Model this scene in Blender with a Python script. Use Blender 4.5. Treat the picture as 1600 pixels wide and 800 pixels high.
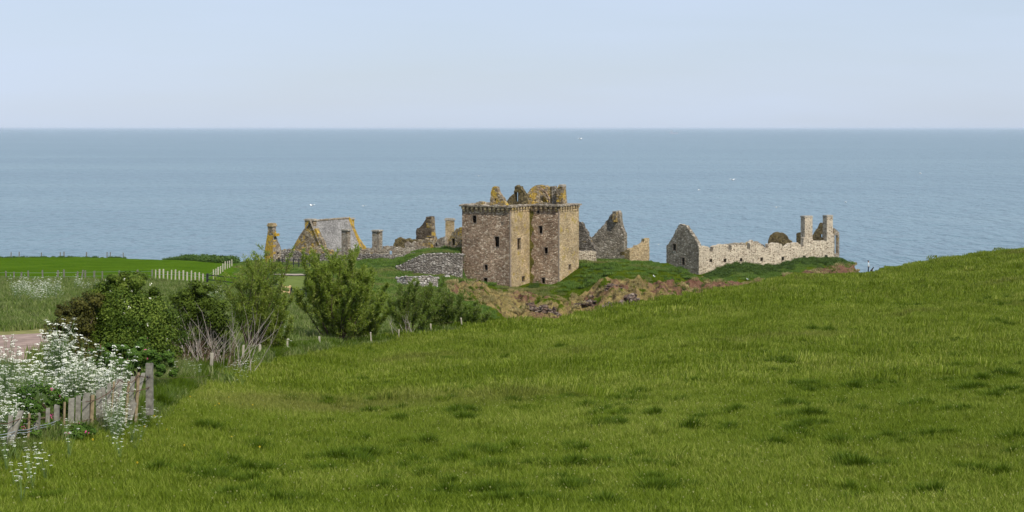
import bpy, bmesh, math, random
import numpy as np
from mathutils import Vector, Matrix, geometry, noise
R = math.radians
random.seed(7); rng = np.random.default_rng(7)
S = bpy.context.scene
for o in list(bpy.data.objects): bpy.data.objects.remove(o)

# ------------------------------------------------------------ camera, world, sun
F = 2700.0; CZ = 70.0                      # focal length in photo pixels, eye height above the sea
cam_d = bpy.data.cameras.new('camera'); cam = bpy.data.objects.new('camera', cam_d)
S.collection.objects.link(cam); S.camera = cam
cam.location = (0, 0, CZ); cam.rotation_euler = (R(90), 0, 0)
cam_d.sensor_width = 36; cam_d.lens = F / 1600 * 36
cam_d.shift_y = -200 / 1600.0
cam_d.clip_start = 0.5; cam_d.clip_end = 2.0e6
S.render.resolution_x = 1024; S.render.resolution_y = 512

SUN_EL = R(50); SUN_AZ = R(-50)
sd = Vector((math.cos(SUN_AZ)*math.cos(SUN_EL), math.sin(SUN_AZ)*math.cos(SUN_EL), math.sin(SUN_EL)))
W = bpy.data.worlds.new('World'); S.world = W; W.use_nodes = True
nt = W.node_tree; nt.nodes.clear()
sky = nt.nodes.new('ShaderNodeTexSky'); sky.sky_type = 'NISHITA'; sky.sun_disc = False
sky.sun_elevation = SUN_EL; sky.sun_rotation = math.atan2(sd.x, sd.y)
sky.altitude = 60; sky.air_density = 1.0; sky.dust_density = 0.6; sky.ozone_density = 2.0
tc = nt.nodes.new('ShaderNodeTexCoord'); mp = nt.nodes.new('ShaderNodeMapping')
mp.inputs['Scale'].default_value = (1.2, 1.2, 9.0)
nz = nt.nodes.new('ShaderNodeTexNoise'); nz.inputs['Scale'].default_value = 2.2; nz.inputs['Detail'].default_value = 5
cr = nt.nodes.new('ShaderNodeMapRange')
cr.inputs[1].default_value = .25; cr.inputs[2].default_value = .8; cr.inputs[3].default_value = .60; cr.inputs[4].default_value = .94
mx = nt.nodes.new('ShaderNodeMix'); mx.data_type = 'RGBA'
mx.inputs['B'].default_value = (7.1, 8.35, 10.6, 1)          # thin high cloud
bg = nt.nodes.new('ShaderNodeBackground'); bg.inputs['Strength'].default_value = 0.09
wo = nt.nodes.new('ShaderNodeOutputWorld')
L = nt.links.new
L(tc.outputs['Generated'], mp.inputs[0]); L(mp.outputs[0], nz.inputs[0]); L(nz.outputs['Fac'], cr.inputs[0])
L(cr.outputs[0], mx.inputs['Factor']); L(sky.outputs[0], mx.inputs['A']); L(mx.outputs['Result'], bg.inputs[0]); L(bg.outputs[0], wo.inputs[0])

sl = bpy.data.lights.new('sun', 'SUN'); sl.energy = 4.6; sl.angle = R(0.55); sl.color = (1, .955, .87)
so = bpy.data.objects.new('sun', sl); S.collection.objects.link(so)
so.rotation_euler = sd.to_track_quat('Z', 'Y').to_euler(); so.location = (60, -60, 160)
S.view_settings.view_transform = 'Standard'; S.view_settings.look = 'None'
S.view_settings.exposure = 0.0; S.view_settings.gamma = 1.0; S.view_settings.use_curve_mapping = False
S.render.engine = 'CYCLES'
S.cycles.max_bounces = 5; S.cycles.diffuse_bounces = 2; S.cycles.glossy_bounces = 2
S.cycles.transmission_bounces = 3; S.cycles.transparent_max_bounces = 4

# ------------------------------------------------------------ helpers
def obj(name, me, mat=None, parent=None, loc=None):
    o = bpy.data.objects.new(name, me); S.collection.objects.link(o)
    if mat is not None and me is not None and hasattr(me, 'materials') and len(me.materials) == 0:
        me.materials.append(mat)
    if parent is not None: o.parent = parent
    if loc is not None: o.location = loc
    return o
def tag(o, label, cat, group=None, kind=None):
    o['label'] = label; o['category'] = cat
    if group: o['group'] = group
    if kind: o['kind'] = kind
    return o
def thing(name, loc, label, cat, group=None, rz=0):
    o = obj(name, None, loc=loc); o.rotation_euler = (0, 0, rz); o.empty_display_size = .5
    return tag(o, label, cat, group)
def children(o): return [c for c in bpy.data.objects if c.parent == o]
def copy_tree(o, parent=None, loc=None, rz=None, sc=None, label=None):
    kids = children(o)
    c = o.copy(); S.collection.objects.link(c); c.parent = parent
    if loc is not None: c.location = loc
    if rz is not None: c.rotation_euler = (0, 0, rz)
    if sc is not None: c.scale = (sc, sc, sc)
    if label: c['label'] = label
    for k in kids: copy_tree(k, c)
    return c
def mesh(name, verts, faces, smooth=False):
    me = bpy.data.meshes.new(name); me.from_pydata([tuple(v) for v in verts], [], faces); me.update()
    if smooth: me.polygons.foreach_set('use_smooth', [True]*len(me.polygons))
    return me
class MB:
    """collects shapes for one mesh; coordinates are world, shifted by org when built"""
    def __init__(s, org=(0, 0, 0)): s.v = []; s.f = []; s.org = Vector(org); s.c = []
    def add(s, vs, fs):
        n = len(s.v); s.v += [Vector(v) - s.org for v in vs]; s.f += [tuple(i+n for i in f) for f in fs]
    def prism(s, foot, z0, z1, jit=0, taper=1.0):
        n = len(foot); cx = sum(p[0] for p in foot)/n; cy = sum(p[1] for p in foot)/n
        vs = [(p[0], p[1], z0) for p in foot]
        vs += [(cx+(p[0]-cx)*taper+random.uniform(-jit, jit), cy+(p[1]-cy)*taper+random.uniform(-jit, jit), z1+random.uniform(-jit, jit)) for p in foot]
        s.add(vs, [tuple(range(n-1, -1, -1)), tuple(range(n, 2*n))] + [(i, (i+1) % n, n+(i+1) % n, n+i) for i in range(n)])
    def box(s, c, size, rz=0, jit=0):
        hx, hy, hz = size[0]/2, size[1]/2, size[2]/2; co, si = math.cos(rz), math.sin(rz)
        ft = [(c[0]+x*co-y*si, c[1]+x*si+y*co) for x, y in ((-hx, -hy), (hx, -hy), (hx, hy), (-hx, hy))]
        s.prism(ft, c[2]-hz, c[2]+hz, jit)
    def tube(s, pts, rad, n=5, cap=True):
        pts = [Vector(p) for p in pts]; rad = rad if hasattr(rad, '__len__') else [rad]*len(pts)
        vs = []; fs = []
        for i, p in enumerate(pts):
            d = (pts[min(i+1, len(pts)-1)] - pts[max(i-1, 0)])
            if d.length < 1e-6: d = Vector((0, 0, 1))
            d.normalize(); a = d.orthogonal().normalized(); b = d.cross(a)
            for k in range(n):
                t = 2*math.pi*k/n; vs.append(p + (a*math.cos(t)+b*math.sin(t))*rad[i])
        for i in range(len(pts)-1):
            for k in range(n): fs.append((i*n+k, i*n+(k+1) % n, (i+1)*n+(k+1) % n, (i+1)*n+k))
        if cap: fs.append(tuple(range(n-1, -1, -1))); fs.append(tuple((len(pts)-1)*n+k for k in range(n)))
        s.add(vs, fs)
    def blob(s, c, r, seed=0, amp=.25, fr=1.0, lev=2):
        bm = bmesh.new(); bmesh.ops.create_icosphere(bm, subdivisions=lev, radius=1)
        vs = []
        for v in bm.verts:
            k = 1 + amp*noise.noise(v.co*1.6*fr + Vector((seed*7.1, seed*3.3, 0)))*2
            vs.append(Vector((c[0]+v.co.x*r[0]*k, c[1]+v.co.y*r[1]*k, c[2]+v.co.z*r[2]*k)))
        s.add(vs, [tuple(v.index for v in f.verts) for f in bm.faces]); bm.free()
    def build(s, name, mat, parent=None, smooth=False, loc=None):
        return obj(name, mesh(name, s.v, s.f, smooth), mat, parent, loc)
def U(px): return (px-800)/F
def P(px, py, Y): return Vector((U(px)*Y, Y, CZ-(py-200)/F*Y))
def G2(px, Y): return Vector((U(px)*Y, Y))

# ------------------------------------------------------------ materials
def newmat(name):
    m = bpy.data.materials.new(name); m.use_nodes = True; m.node_tree.nodes.clear()
    n = m.node_tree.nodes; o = n.new('ShaderNodeOutputMaterial'); b = n.new('ShaderNodeBsdfPrincipled')
    m.node_tree.links.new(b.outputs[0], o.inputs[0]); return m, n, m.node_tree.links.new, b, o
def ramp(n, stops, interp='LINEAR'):
    r = n.new('ShaderNodeValToRGB'); r.color_ramp.interpolation = interp
    e = r.color_ramp.elements
    while len(e) > 1: e.remove(e[-1])
    e[0].position = stops[0][0]; e[0].color = (*stops[0][1], 1)
    for p, c in stops[1:]:
        x = e.new(p); x.color = (*c, 1)
    return r
def nnoise(n, l, vec, scale, detail=4, rough=.55):
    t = n.new('ShaderNodeTexNoise'); t.inputs['Scale'].default_value = scale; t.inputs['Detail'].default_value = detail
    t.inputs['Roughness'].default_value = rough
    if vec is not None: l(vec, t.inputs['Vector'])
    return t
def mrange(n, l, src, a, b, c=0, d=1):
    m = n.new('ShaderNodeMapRange'); m.inputs[1].default_value = a; m.inputs[2].default_value = b
    m.inputs[3].default_value = c; m.inputs[4].default_value = d; l(src, m.inputs[0]); return m.outputs[0]
def mixc(n, l, fac, a, b, blend='MIX'):
    m = n.new('ShaderNodeMix'); m.data_type = 'RGBA'; m.blend_type = blend
    for k, x in (('Factor', fac), ('A', a), ('B', b)):
        if hasattr(x, 'is_linked') or hasattr(x, 'links'): l(x, m.inputs[k])
        elif k == 'Factor': m.inputs[k].default_value = x
        else: m.inputs[k].default_value = (*x, 1)
    return m.outputs['Result']
def plain(name, col, rough=.8, var=.25, scale=6):
    m, n, l, b, o = newmat(name); tcn = n.new('ShaderNodeTexCoord')
    t = nnoise(n, l, tcn.outputs['Object'], scale, 4)
    r = ramp(n, [(.3, tuple(c*(1-var) for c in col)), (.7, tuple(min(1, c*(1+var)) for c in col))])
    l(t.outputs['Fac'], r.inputs[0]); l(r.outputs[0], b.inputs['Base Color']); b.inputs['Roughness'].default_value = rough
    if rough > .85: b.inputs['Specular IOR Level'].default_value = .05
    bp = n.new('ShaderNodeBump'); bp.inputs['Strength'].default_value = .3; bp.inputs['Distance'].default_value = .02
    l(t.outputs['Fac'], bp.inputs['Height']); l(bp.outputs[0], b.inputs['Normal']); return m
def stone(name, cols, mortar, msize=.07, scale=2.2, lichen=.0, lcol=(.42, .27, .035), bump=.12, zlich=None, big=.35):
    """rubble masonry: a random colour per stone, mortar joints, weathering, lichen"""
    m, n, l, b, o = newmat(name); tcn = n.new('ShaderNodeTexCoord')
    wn = nnoise(n, l, tcn.outputs['Object'], 1.4, 3); 
    ad = n.new('ShaderNodeVectorMath'); ad.operation = 'MULTIPLY_ADD'; l(wn.outputs['Color'], ad.inputs[0])
    ad.inputs[1].default_value = (.35, .35, .35); l(tcn.outputs['Object'], ad.inputs[2])
    mpn = n.new('ShaderNodeMapping'); mpn.inputs['Scale'].default_value = (1, 1, 1.7); l(ad.outputs[0], mpn.inputs[0])
    v = n.new('ShaderNodeTexVoronoi'); v.inputs['Scale'].default_value = scale; v.inputs['Randomness'].default_value = .85; l(mpn.outputs[0], v.inputs['Vector'])
    ve = n.new('ShaderNodeTexVoronoi'); ve.feature = 'DISTANCE_TO_EDGE'; ve.inputs['Scale'].default_value = scale; ve.inputs['Randomness'].default_value = .85; l(mpn.outputs[0], ve.inputs['Vector'])
    sp = n.new('ShaderNodeSeparateColor'); l(v.outputs['Color'], sp.inputs[0])
    k = len(cols); rc = ramp(n, [((i+.5)/k, c) for i, c in enumerate(cols)]); l(sp.outputs[0], rc.inputs[0])
    fine = nnoise(n, l, tcn.outputs['Object'], 9, 5, .7)
    c1 = mixc(n, l, .8, rc.outputs[0], ramp_from(n, l, fine, (.45, .45, .45), (1.45, 1.42, 1.4)), 'MULTIPLY')
    mf = mrange(n, l, ve.outputs['Distance'], msize*.4, msize, 1, 0)
    c2 = mixc(n, l, mf, c1, mortar)
    bign = nnoise(n, l, tcn.outputs['Object'], .28, 5, .65)
    c3 = mixc(n, l, 1.0, c2, ramp_from(n, l, bign, (1-big,)*3, (1+big,)*3), 'MULTIPLY')
    if lichen > 0:
        ln = nnoise(n, l, tcn.outputs['Object'], .75, 7, .72)
        lf = mrange(n, l, ln.outputs['Fac'], .72-lichen*.35, .80-lichen*.35, 0, .85)
        if zlich:       # lichen thickest near the wall head (object z)
            sx = n.new('ShaderNodeSeparateXYZ'); l(tcn.outputs['Object'], sx.inputs[0])
            zf = mrange(n, l, sx.outputs[2], zlich[0], zlich[1], .12, .2+lichen)
            a = n.new('ShaderNodeMath'); a.operation = 'ADD'; l(ln.outputs['Fac'], a.inputs[0]); l(zf, a.inputs[1])
            lf = mrange(n, l, a.outputs[0], .74, .86, 0, .85)
        c3 = mixc(n, l, lf, c3, mixc(n, l, fine.outputs['Fac'], tuple(x*.55 for x in lcol), tuple(x*1.4 for x in lcol)))
    l(c3, b.inputs['Base Color']); b.inputs['Roughness'].default_value = .92; b.inputs['Specular IOR Level'].default_value = .15
    hh = mrange(n, l, ve.outputs['Distance'], 0, .22, 0, 1)
    ma = n.new('ShaderNodeMath'); ma.operation = 'MULTIPLY_ADD'; l(sp.outputs[1], ma.inputs[0]); ma.inputs[1].default_value = .9; l(hh, ma.inputs[2])
    ma2 = n.new('ShaderNodeMath'); ma2.operation = 'MULTIPLY_ADD'; l(fine.outputs['Fac'], ma2.inputs[0]); ma2.inputs[1].default_value = .8; l(ma.outputs[0], ma2.inputs[2])
    bp = n.new('ShaderNodeBump'); bp.inputs['Strength'].default_value = 1; bp.inputs['Distance'].default_value = bump
    l(ma2.outputs[0], bp.inputs['Height']); l(bp.outputs[0], b.inputs['Normal'])
    return m
def ramp_from(n, l, t, a, b):
    r = n.new('ShaderNodeMix'); r.data_type = 'RGBA'; r.inputs['A'].default_value = (*a, 1); r.inputs['B'].default_value = (*b, 1)
    l(mrange(n, l, t.outputs['Fac'], .3, .7), r.inputs['Factor']); return r.outputs['Result']
BR = stone('brown_rubble', [(.33, .22, .14), (.48, .335, .225), (.61, .44, .305), (.38, .255, .17), (.80, .65, .48)], (.44, .315, .21), msize=.05, lichen=.2, lcol=(.28, .22, .07), bump=.2, scale=2.7)
BRY = stone('ochre_rubble', [(.42, .30, .16), (.54, .40, .22), (.66, .52, .32), (.35, .25, .14)], (.60, .47, .29), lichen=.5, lcol=(.50, .36, .08), bump=.09, scale=3.0)
GY = stone('grey_rubble', [(.27, .23, .17), (.39, .34, .26), (.52, .45, .35), (.31, .26, .195), (.64, .56, .45)], (.26, .215, .155), lichen=.3, lcol=(.22, .17, .05), bump=.22, scale=2.1)
WH = stone('harled_rubble', [(.22, .155, .105), (.35, .26, .18), (.60, .49, .36), (.65, .54, .40)], (.70, .60, .45), msize=.2, lichen=.16, lcol=(.42, .33, .12), bump=.1, scale=2.5, big=.12)
YL = stone('lichened_rubble', [(.24, .18, .11), (.36, .28, .18), (.48, .41, .30), (.18, .14, .09)], (.36, .29, .20), lichen=.66, lcol=(.62, .40, .05), bump=.14, scale=2.3)
YX = stone('orange_lichen_rubble', [(.26, .20, .13), (.38, .31, .22), (.20, .155, .10)], (.36, .29, .20), lichen=.98, lcol=(.66, .41, .04), bump=.14, scale=2.6)
RL = stone('ruin_rubble', [(.24, .20, .15), (.37, .315, .24), (.52, .46, .37), (.27, .21, .155)], (.44, .375, .285), lichen=.42, lcol=(.36, .24, .05), bump=.15, scale=2.3)
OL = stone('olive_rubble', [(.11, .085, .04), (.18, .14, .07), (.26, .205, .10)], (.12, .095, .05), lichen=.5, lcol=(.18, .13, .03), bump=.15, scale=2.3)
WB = stone('white_boulders', [(.52, .47, .40), (.66, .61, .54), (.42, .37, .32), (.72, .67, .60)], (.22, .18, .14), lichen=.08, bump=.25, scale=1.9)
DW = stone('drystone', [(.20, .175, .15), (.34, .30, .26), (.48, .44, .39), (.25, .22, .185)], (.12, .10, .08), lichen=.12, bump=.25, scale=2.0)
ASH = plain('ashlar', (.28, .22, .165), .9, .25, 3)
CAPM = plain('cap_stone', (.36, .32, .26), .9, .35, 4)
SLATE = stone('stone_slates', [(.23, .22, .205), (.33, .315, .295), (.41, .39, .37)], (.27, .255, .235), lichen=.15, lcol=(.3, .24, .1), bump=.08, scale=3.6)
TURFM = None

# ------------------------------------------------------------ ground
near = [(4, -1.6), (10, -2.9), (20, -5.1), (30, -7.1)]
KN = {
-600: near+[(36, 800), (42, 722), (46, 676), (60, 590), (70, 575), (95, 523), (140, 465), (190, 440), (350, 401), (357, -27), (375, -60), (392, -74), (460, -80)],
0:   near+[(36, 800), (42, 722), (46, 676), (60, 590), (70, 573), (95, 524), (100, 519), (140, 470), (190, 444), (200, 438), (350, 402.5), (357, -27.5), (375, -60), (392, -74), (460, -80)],
100: near+[(36, 800), (45.2, 687), (60, 605), (75, 562), (95, 520), (140, 469), (190, 444), (200, 438), (350, 402.5), (357, -27.5), (375, -60), (392, -74), (460, -80)],
200: near+[(36, 800), (48.7, 674), (60, 622), (75, 575), (95, 530), (140, 475), (192, 445), (202, 438), (350, 402.5), (357, -27.5), (375, -60), (392, -74), (460, -80)],
300: near+[(36, 800), (50, 670), (60, 628), (72, 587), (90, 546), (140, 481), (196, 446), (206, 436), (335, 406), (343, -26.5), (360, -60), (380, -74), (460, -80)],
360: near+[(36, 800), (50, 680), (60, 636), (74, 591), (90, 553), (140, 491), (200, 447), (240, 430), (322, 411), (332, -26), (350, -60), (375, -74), (460, -80)],
440: near+[(36, 800), (84, 577), (100, 546), (140, 502), (200, 459), (230, 441), (262, 428), (300, 412), (322, -24), (340, -50), (365, -74), (460, -80)],
540: near+[(36, 800), (112, 549), (125, 535), (150, 506), (190, 476), (230, 448), (270, 424), (298, 409), (325, -23.5), (345, -45), (370, -74), (460, -80)],
615: near+[(36, 800), (123, 537), (135, 528), (160, 503), (200, 471), (240, 447), (268, 432), (284, 424), (290, 411), (325, -24), (345, -40), (370, -74), (460, -80)],
630: near+[(36, 800), (125, 531), (137, 524), (160, 503), (200, 472), (240, 449), (268, 437), (286, 429), (287.6, -24), (288.6, 408), (295, 405), (325, -24), (345, -40), (370, -74), (460, -80)],
665: near+[(36, 800), (130, 524), (142, 522), (165, 505), (200, 477), (240, 453), (268, 440), (286, 432), (287.6, -24.5), (288.6, 394), (297, 391), (325, -24), (345, -40), (370, -74), (460, -80)],
700: near+[(36, 800), (133, 519.5), (146, 520), (170, 506), (205, 482), (240, 458), (270, 442), (286, 434), (287.6, -25), (288.6, 393.5), (297, 390), (325, -24), (345, -40), (370, -74), (460, -80)],
718: near+[(36, 800), (136, 516), (149, 519), (175, 511), (210, 493), (240, 476), (262, 459), (280, 440), (287.6, 436), (288.6, 395), (297, 390), (325, -24), (345, -40), (370, -74), (460, -80)],
728: near+[(36, 800), (136, 515), (149, 520), (175, 516), (210, 502), (240, 484), (262, 462), (282, 440), (290, 437), (300, -24.8), (325, -22), (345, -40), (370, -74), (460, -80)],
760: near+[(36, 800), (139, 513.5), (152, -19), (180, -24.5), (215, 516), (240, 497), (256, 484), (270, 461), (282, 446), (290, 443), (300, -25), (325, -22), (345, -40), (370, -74), (460, -80)],
800: near+[(36, 800), (143, 511), (158, -21), (200, -29), (240, -31), (258, 508), (270, 478), (280, 457), (286, 453), (300, -25.5), (325, -22), (345, -40), (370, -74), (460, -80)],
860: near+[(36, 800), (148, 503.5), (163, -22), (205, -34), (248, -34), (262, 502), (274, 472), (282, 452), (289, 446.5), (300, -25), (325, -22.5), (345, -40), (370, -74), (460, -80)],
905: near+[(36, 800), (151, 498), (166, -23), (210, -36), (250, -35), (264, 502), (273, 477), (281, 446), (290, 425), (300, 411), (312, 406), (345, -28), (370, -74), (460, -80)],
960: near+[(36, 800), (156, 489), (172, -24), (215, -38), (252, -36), (262, 495), (267, 468), (274, 446), (282, 427), (298, 410), (312, 406.5), (345, -30), (370, -74), (460, -80)],
1000: near+[(36, 800), (159, 481.5), (176, -24), (215, -38), (256, -35), (264, 488), (270, 462), (277, 442), (286, 425), (300, 410.5), (314, 409), (345, -31), (370, -74), (460, -80)],
1045: near+[(36, 800), (163, 472.5), (182, -25), (220, -38), (262, -33), (270, 476), (280, 446), (290, 423), (304, 411), (318, -25.4), (345, -29), (372, -74), (460, -80)],
1092: near+[(36, 800), (170, 463), (188, -25), (225, -38), (268, -34), (280, 470), (290, 448), (300, 437), (312, -27.8), (326, -27.9), (345, -28), (372, -45), (392, -75), (460, -80)],
1150: near+[(36, 800), (180, 453.5), (198, -26), (235, -38), (275, -34), (292, 455), (305, 434), (320, 420), (332, 413), (350, -26.5), (380, -45), (400, -75), (460, -80)],
1200: near+[(36, 800), (194, 443), (210, -26), (245, -38), (282, -34), (298, 447), (310, 434), (324, 424), (335, 418), (352, -27), (380, -45), (400, -75), (460, -80)],
1225: near+[(36, 800), (205, 436.5), (218, -26), (250, -38), (285, -36), (300, 443), (313, 428), (326, 419), (337, 414), (352, -27), (378, -45), (400, -75), (460, -80)],
1250: near+[(36, 800), (215, 432), (228, -26), (255, -38), (288, -36), (304, 437), (316, 422), (330, 411), (342, 407), (354, -28), (376, -45), (400, -75), (460, -80)],
1310: near+[(36, 800), (226, 430), (240, -27), (260, -38), (295, -36), (310, 438), (322, 420), (338, 409), (348, 406), (358, -30), (376, -50), (400, -75), (460, -80)],
1332: near+[(36, 800), (232, 429), (244, -27), (262, -38), (300, -36), (318, 432), (330, 420), (342, 418), (356, -36), (376, -60), (400, -75), (460, -80)],
1352: near+[(36, 800), (236, 427.5), (250, -28), (265, -40), (300, -48), (325, -40), (335, -32), (345, -36), (358, -60), (376, -75), (460, -80)],
1400: near+[(36, 800), (236, 421), (250, -28), (270, -48), (300, -75), (460, -80)],
1450: near+[(36, 800), (236, 412.5), (250, -27), (270, -48), (300, -75), (460, -80)],
1500: near+[(36, 800), (235, 405), (250, -26), (275, -52), (300, -75), (460, -80)],
1600: near+[(36, 800), (232, 391.5), (250, -25), (278, -55), (300, -75), (460, -80)],
2200: near+[(36, 800), (228, 345), (250, -22), (280, -55), (300, -75), (460, -80)]}
PXS = np.concatenate([np.arange(-560, 680, 7.0), np.arange(680, 1130, 2.3), np.arange(1130, 1380, 3.2), np.arange(1380, 2170, 8.0)])
YS = np.concatenate([np.geomspace(5, 36, 24, endpoint=False), np.geomspace(36, 130, 150, endpoint=False),
                     np.arange(130, 255, 1.2), np.arange(255, 296, .3), np.arange(296, 350, .6), np.arange(350, 456, 3.0)])
def kd(col):
    ys = np.array([k[0] for k in col], float)
    ds = np.array([(-k[1] if k[1] < 0 else (k[1]-200)*k[0]/F) for k in col]); return np.interp(YS, ys, ds)
kp = sorted(KN); KD = np.array([kd(KN[k]) for k in kp])
D = np.zeros((len(PXS), len(YS)))
for j in range(len(YS)): D[:, j] = np.interp(PXS, kp, KD[:, j])
def smooth_axis(A, ax, w):
    B = A.copy(); sl0 = [slice(None)]*2; sl1 = [slice(None)]*2; slc = [slice(None)]*2
    sl0[ax] = slice(0, -2); sl1[ax] = slice(2, None); slc[ax] = slice(1, -1)
    B[tuple(slc)] = A[tuple(slc)]*(1-2*w)+w*(A[tuple(sl0)]+A[tuple(sl1)]); return B
for _ in range(3): D = smooth_axis(D, 0, .25)
for _ in range(2): D = smooth_axis(D, 1, .2)
def sm(a, b, x):
    t = np.clip((x-a)/(b-a), 0, 1); return t*t*(3-2*t)
# zone weights per vertex: cliff (bare/tan), green (lush), field
PXG, YG = np.meshgrid(PXS, YS, indexing='ij'); PYG = 200 + D*F/YG
cliff = np.zeros_like(D); Zn = np.zeros_like(D); N2 = np.zeros_like(D)
for i, p in enumerate(PXS):
    for j, y in enumerate(YS):
        X = (p-800)/F*y
        N2[i, j] = noise.fractal(Vector((X*.045, y*.045, 1.7)), 1.0, 2.0, 3)
        if y > 225: Zn[i, j] = noise.fractal(Vector((X*.28, y*.16, 5.0)), .9, 2.1, 5)
inc = (YG > 228) & (YG < 350)
# bare/dry bank: a polyline in view columns giving its upper limit; slope decides the rest
slope = np.zeros_like(D); slope[:, 1:-1] = (D[:, :-2]-D[:, 2:])/(YS[2:]-YS[:-2])[None, :]
cliff = sm(.30, .75, slope)*inc
ug = np.interp(PXG, [680, 700, 722, 760, 800, 850, 905, 940, 1000, 1045, 1075, 1100, 1130, 1200, 1260, 1350], [436, 437, 440, 450, 456, 462, 462, 438, 440, 442, 440, 440, 444, 440, 426, 414])
lo = np.interp(PXG, [680, 722, 760, 800, 850], [452, 466, 482, 500, 560])
cliff = sm(-4, 5, PYG-ug)*inc*(YG > 240)*sm(690, 712, PXG)*sm(1372, 1350, PXG)*(1-sm(-4, 6, PYG-lo)*sm(860, 820, PXG))
cliff = np.maximum(cliff, sm(350, 356, YG)*(PXG < 340))
cliff = np.maximum(cliff, sm(1330, 1350, PXG)*sm(300, 320, YG))
RG = np.zeros_like(D)
for i, p in enumerate(PXS):
    for j, y in enumerate(YS):
        if cliff[i, j] > .05 and 225 < y < 352: RG[i, j] = noise.ridged_multi_fractal(Vector(((p-800)/F*y*.42, y*.22, 2.0)), .7, 2.2, 6, 1.0, 2.0)-1.1
D = D - np.clip(RG, -.6, .75)*cliff*.95 - .10*N2*np.clip(YG/60, .3, 1.6)*(YG > 30) - Zn*(.10+1.15*cliff)*sm(228, 262, YG)*(YG < 350)
ZG = CZ - D
def ground(X, Y):
    px = 800+X/Y*F
    px = min(max(px, PXS[0]), PXS[-1]-.01); i = int(np.searchsorted(PXS, px, 'right'))-1; a = (px-PXS[i])/(PXS[i+1]-PXS[i]); j = int(np.searchsorted(YS, Y))-1; j = min(max(j, 0), len(YS)-2)
    b = min(max((Y-YS[j])/(YS[j+1]-YS[j]), 0), 1)
    return float((ZG[i, j]*(1-a)+ZG[i+1, j]*a)*(1-b)+(ZG[i, j+1]*(1-a)+ZG[i+1, j+1]*a)*b)
def gp(px, Y, dz=0):
    X = U(px)*Y; return Vector((X, Y, ground(X, Y)+dz))
def grounds(X, Y):
    px = np.clip(800+X/Y*F, PXS[0], PXS[-1]-.01); i = np.searchsorted(PXS, px, 'right')-1; a = (px-PXS[i])/(PXS[i+1]-PXS[i])
    j = np.clip(np.searchsorted(YS, Y)-1, 0, len(YS)-2); b = np.clip((Y-YS[j])/(YS[j+1]-YS[j]), 0, 1)
    return (ZG[i, j]*(1-a)+ZG[i+1, j]*a)*(1-b)+(ZG[i, j+1]*(1-a)+ZG[i+1, j+1]*a)*b
def edgeY(px):     # depth at which the near meadow ends and rough ground starts
    return np.interp(px, [-300, 0, 130, 235, 330, 405, 500, 581, 623, 674, 722, 760], [41, 42.5, 47, 53, 72, 84, 104, 118, 124, 129, 134, 500])
meadow = 1-sm(-2, 2, YG-edgeY(PXG))
lane = sm(0, 1, 0)*0
farf = sm(196, 203, YG)*(PXG < 372)*(YG < 352)*sm(0, 6, 345-(PXG-300)*.6-0*YG+0-YG+10)
me = bpy.data.meshes.new('ground')
nx, ny = len(PXS), len(YS)
V = np.stack([(PXG-800)/F*YG, YG, ZG], -1).reshape(-1, 3)
I = np.arange(nx*ny).reshape(nx, ny)
Fq = np.stack([I[:-1, :-1], I[1:, :-1], I[1:, 1:], I[:-1, 1:]], -1).reshape(-1, 4)
me.from_pydata(V.tolist(), [], Fq.tolist()); me.update()
me.polygons.foreach_set('use_smooth', np.ones(len(Fq), bool))
at = me.color_attributes.new('zone', 'FLOAT_COLOR', 'POINT')
z4 = np.stack([meadow, cliff, farf, np.ones_like(D)], -1).reshape(-1); at.data.foreach_set('color', z4)

m, n, l, b, o_ = newmat('ground_cover')
geo = n.new('ShaderNodeNewGeometry'); pos = geo.outputs['Position']
za = n.new('ShaderNodeVertexColor'); za.layer_name = 'zone'; sp = n.new('ShaderNodeSeparateColor'); l(za.outputs[0], sp.inputs[0])
nb = nnoise(n, l, pos, .11, 5, .6); nf = nnoise(n, l, pos, 2.2, 6, .7); nm = nnoise(n, l, pos, .55, 5, .65)
mead = ramp(n, [(.3, (.035, .055, .004)), (.5, (.060, .088, .006)), (.72, (.09, .115, .010))]); l(nb.outputs['Fac'], mead.inputs[0])
rough = ramp(n, [(.3, (.030, .055, .012)), (.5, (.060, .098, .022)), (.68, (.115, .140, .045)), (.8, (.16, .15, .07))]); l(nm.outputs['Fac'], rough.inputs[0])
farc = ramp(n, [(.3, (.050, .105, .006)), (.7, (.090, .160, .012))]); l(nb.outputs['Fac'], farc.inputs[0])
c = mixc(n, l, sp.outputs[0], rough.outputs[0], mead.outputs[0])
c = mixc(n, l, sp.outputs[2], c, farc.outputs[0])
# dry bank and red earth, with crevice shade painted in as dark patches
nr = nnoise(n, l, pos, .19, 6, .62); nr2 = nnoise(n, l, pos, .42, 6, .75)
tan = ramp(n, [(.28, (.07, .085, .02)), (.42, (.20, .16, .055)), (.58, (.30, .225, .09)), (.72, (.16, .115, .045))]); l(nr2.outputs['Fac'], tan.inputs[0])
red = ramp(n, [(.3, (.11, .05, .035)), (.55, (.19, .105, .065)), (.75, (.27, .18, .12))]); l(nr2.outputs['Fac'], red.inputs[0])
sx = n.new('ShaderNodeSeparateXYZ'); l(pos, sx.inputs[0])     # more bare red earth towards the eastern bank
rx = mrange(n, l, sx.outputs[0], 5, 30, 0, .13)
ra = n.new('ShaderNodeMath'); ra.operation = 'ADD'; l(nr.outputs['Fac'], ra.inputs[0]); l(rx, ra.inputs[1])
cl = mixc(n, l, mrange(n, l, ra.outputs[0], .52, .60), tan.outputs[0], red.outputs[0])
nd = nnoise(n, l, pos, 1.1, 4, .8)
cl = mixc(n, l, mrange(n, l, nd.outputs['Fac'], .52, .60, 0, .85), cl, (.055, .038, .026))
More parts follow.
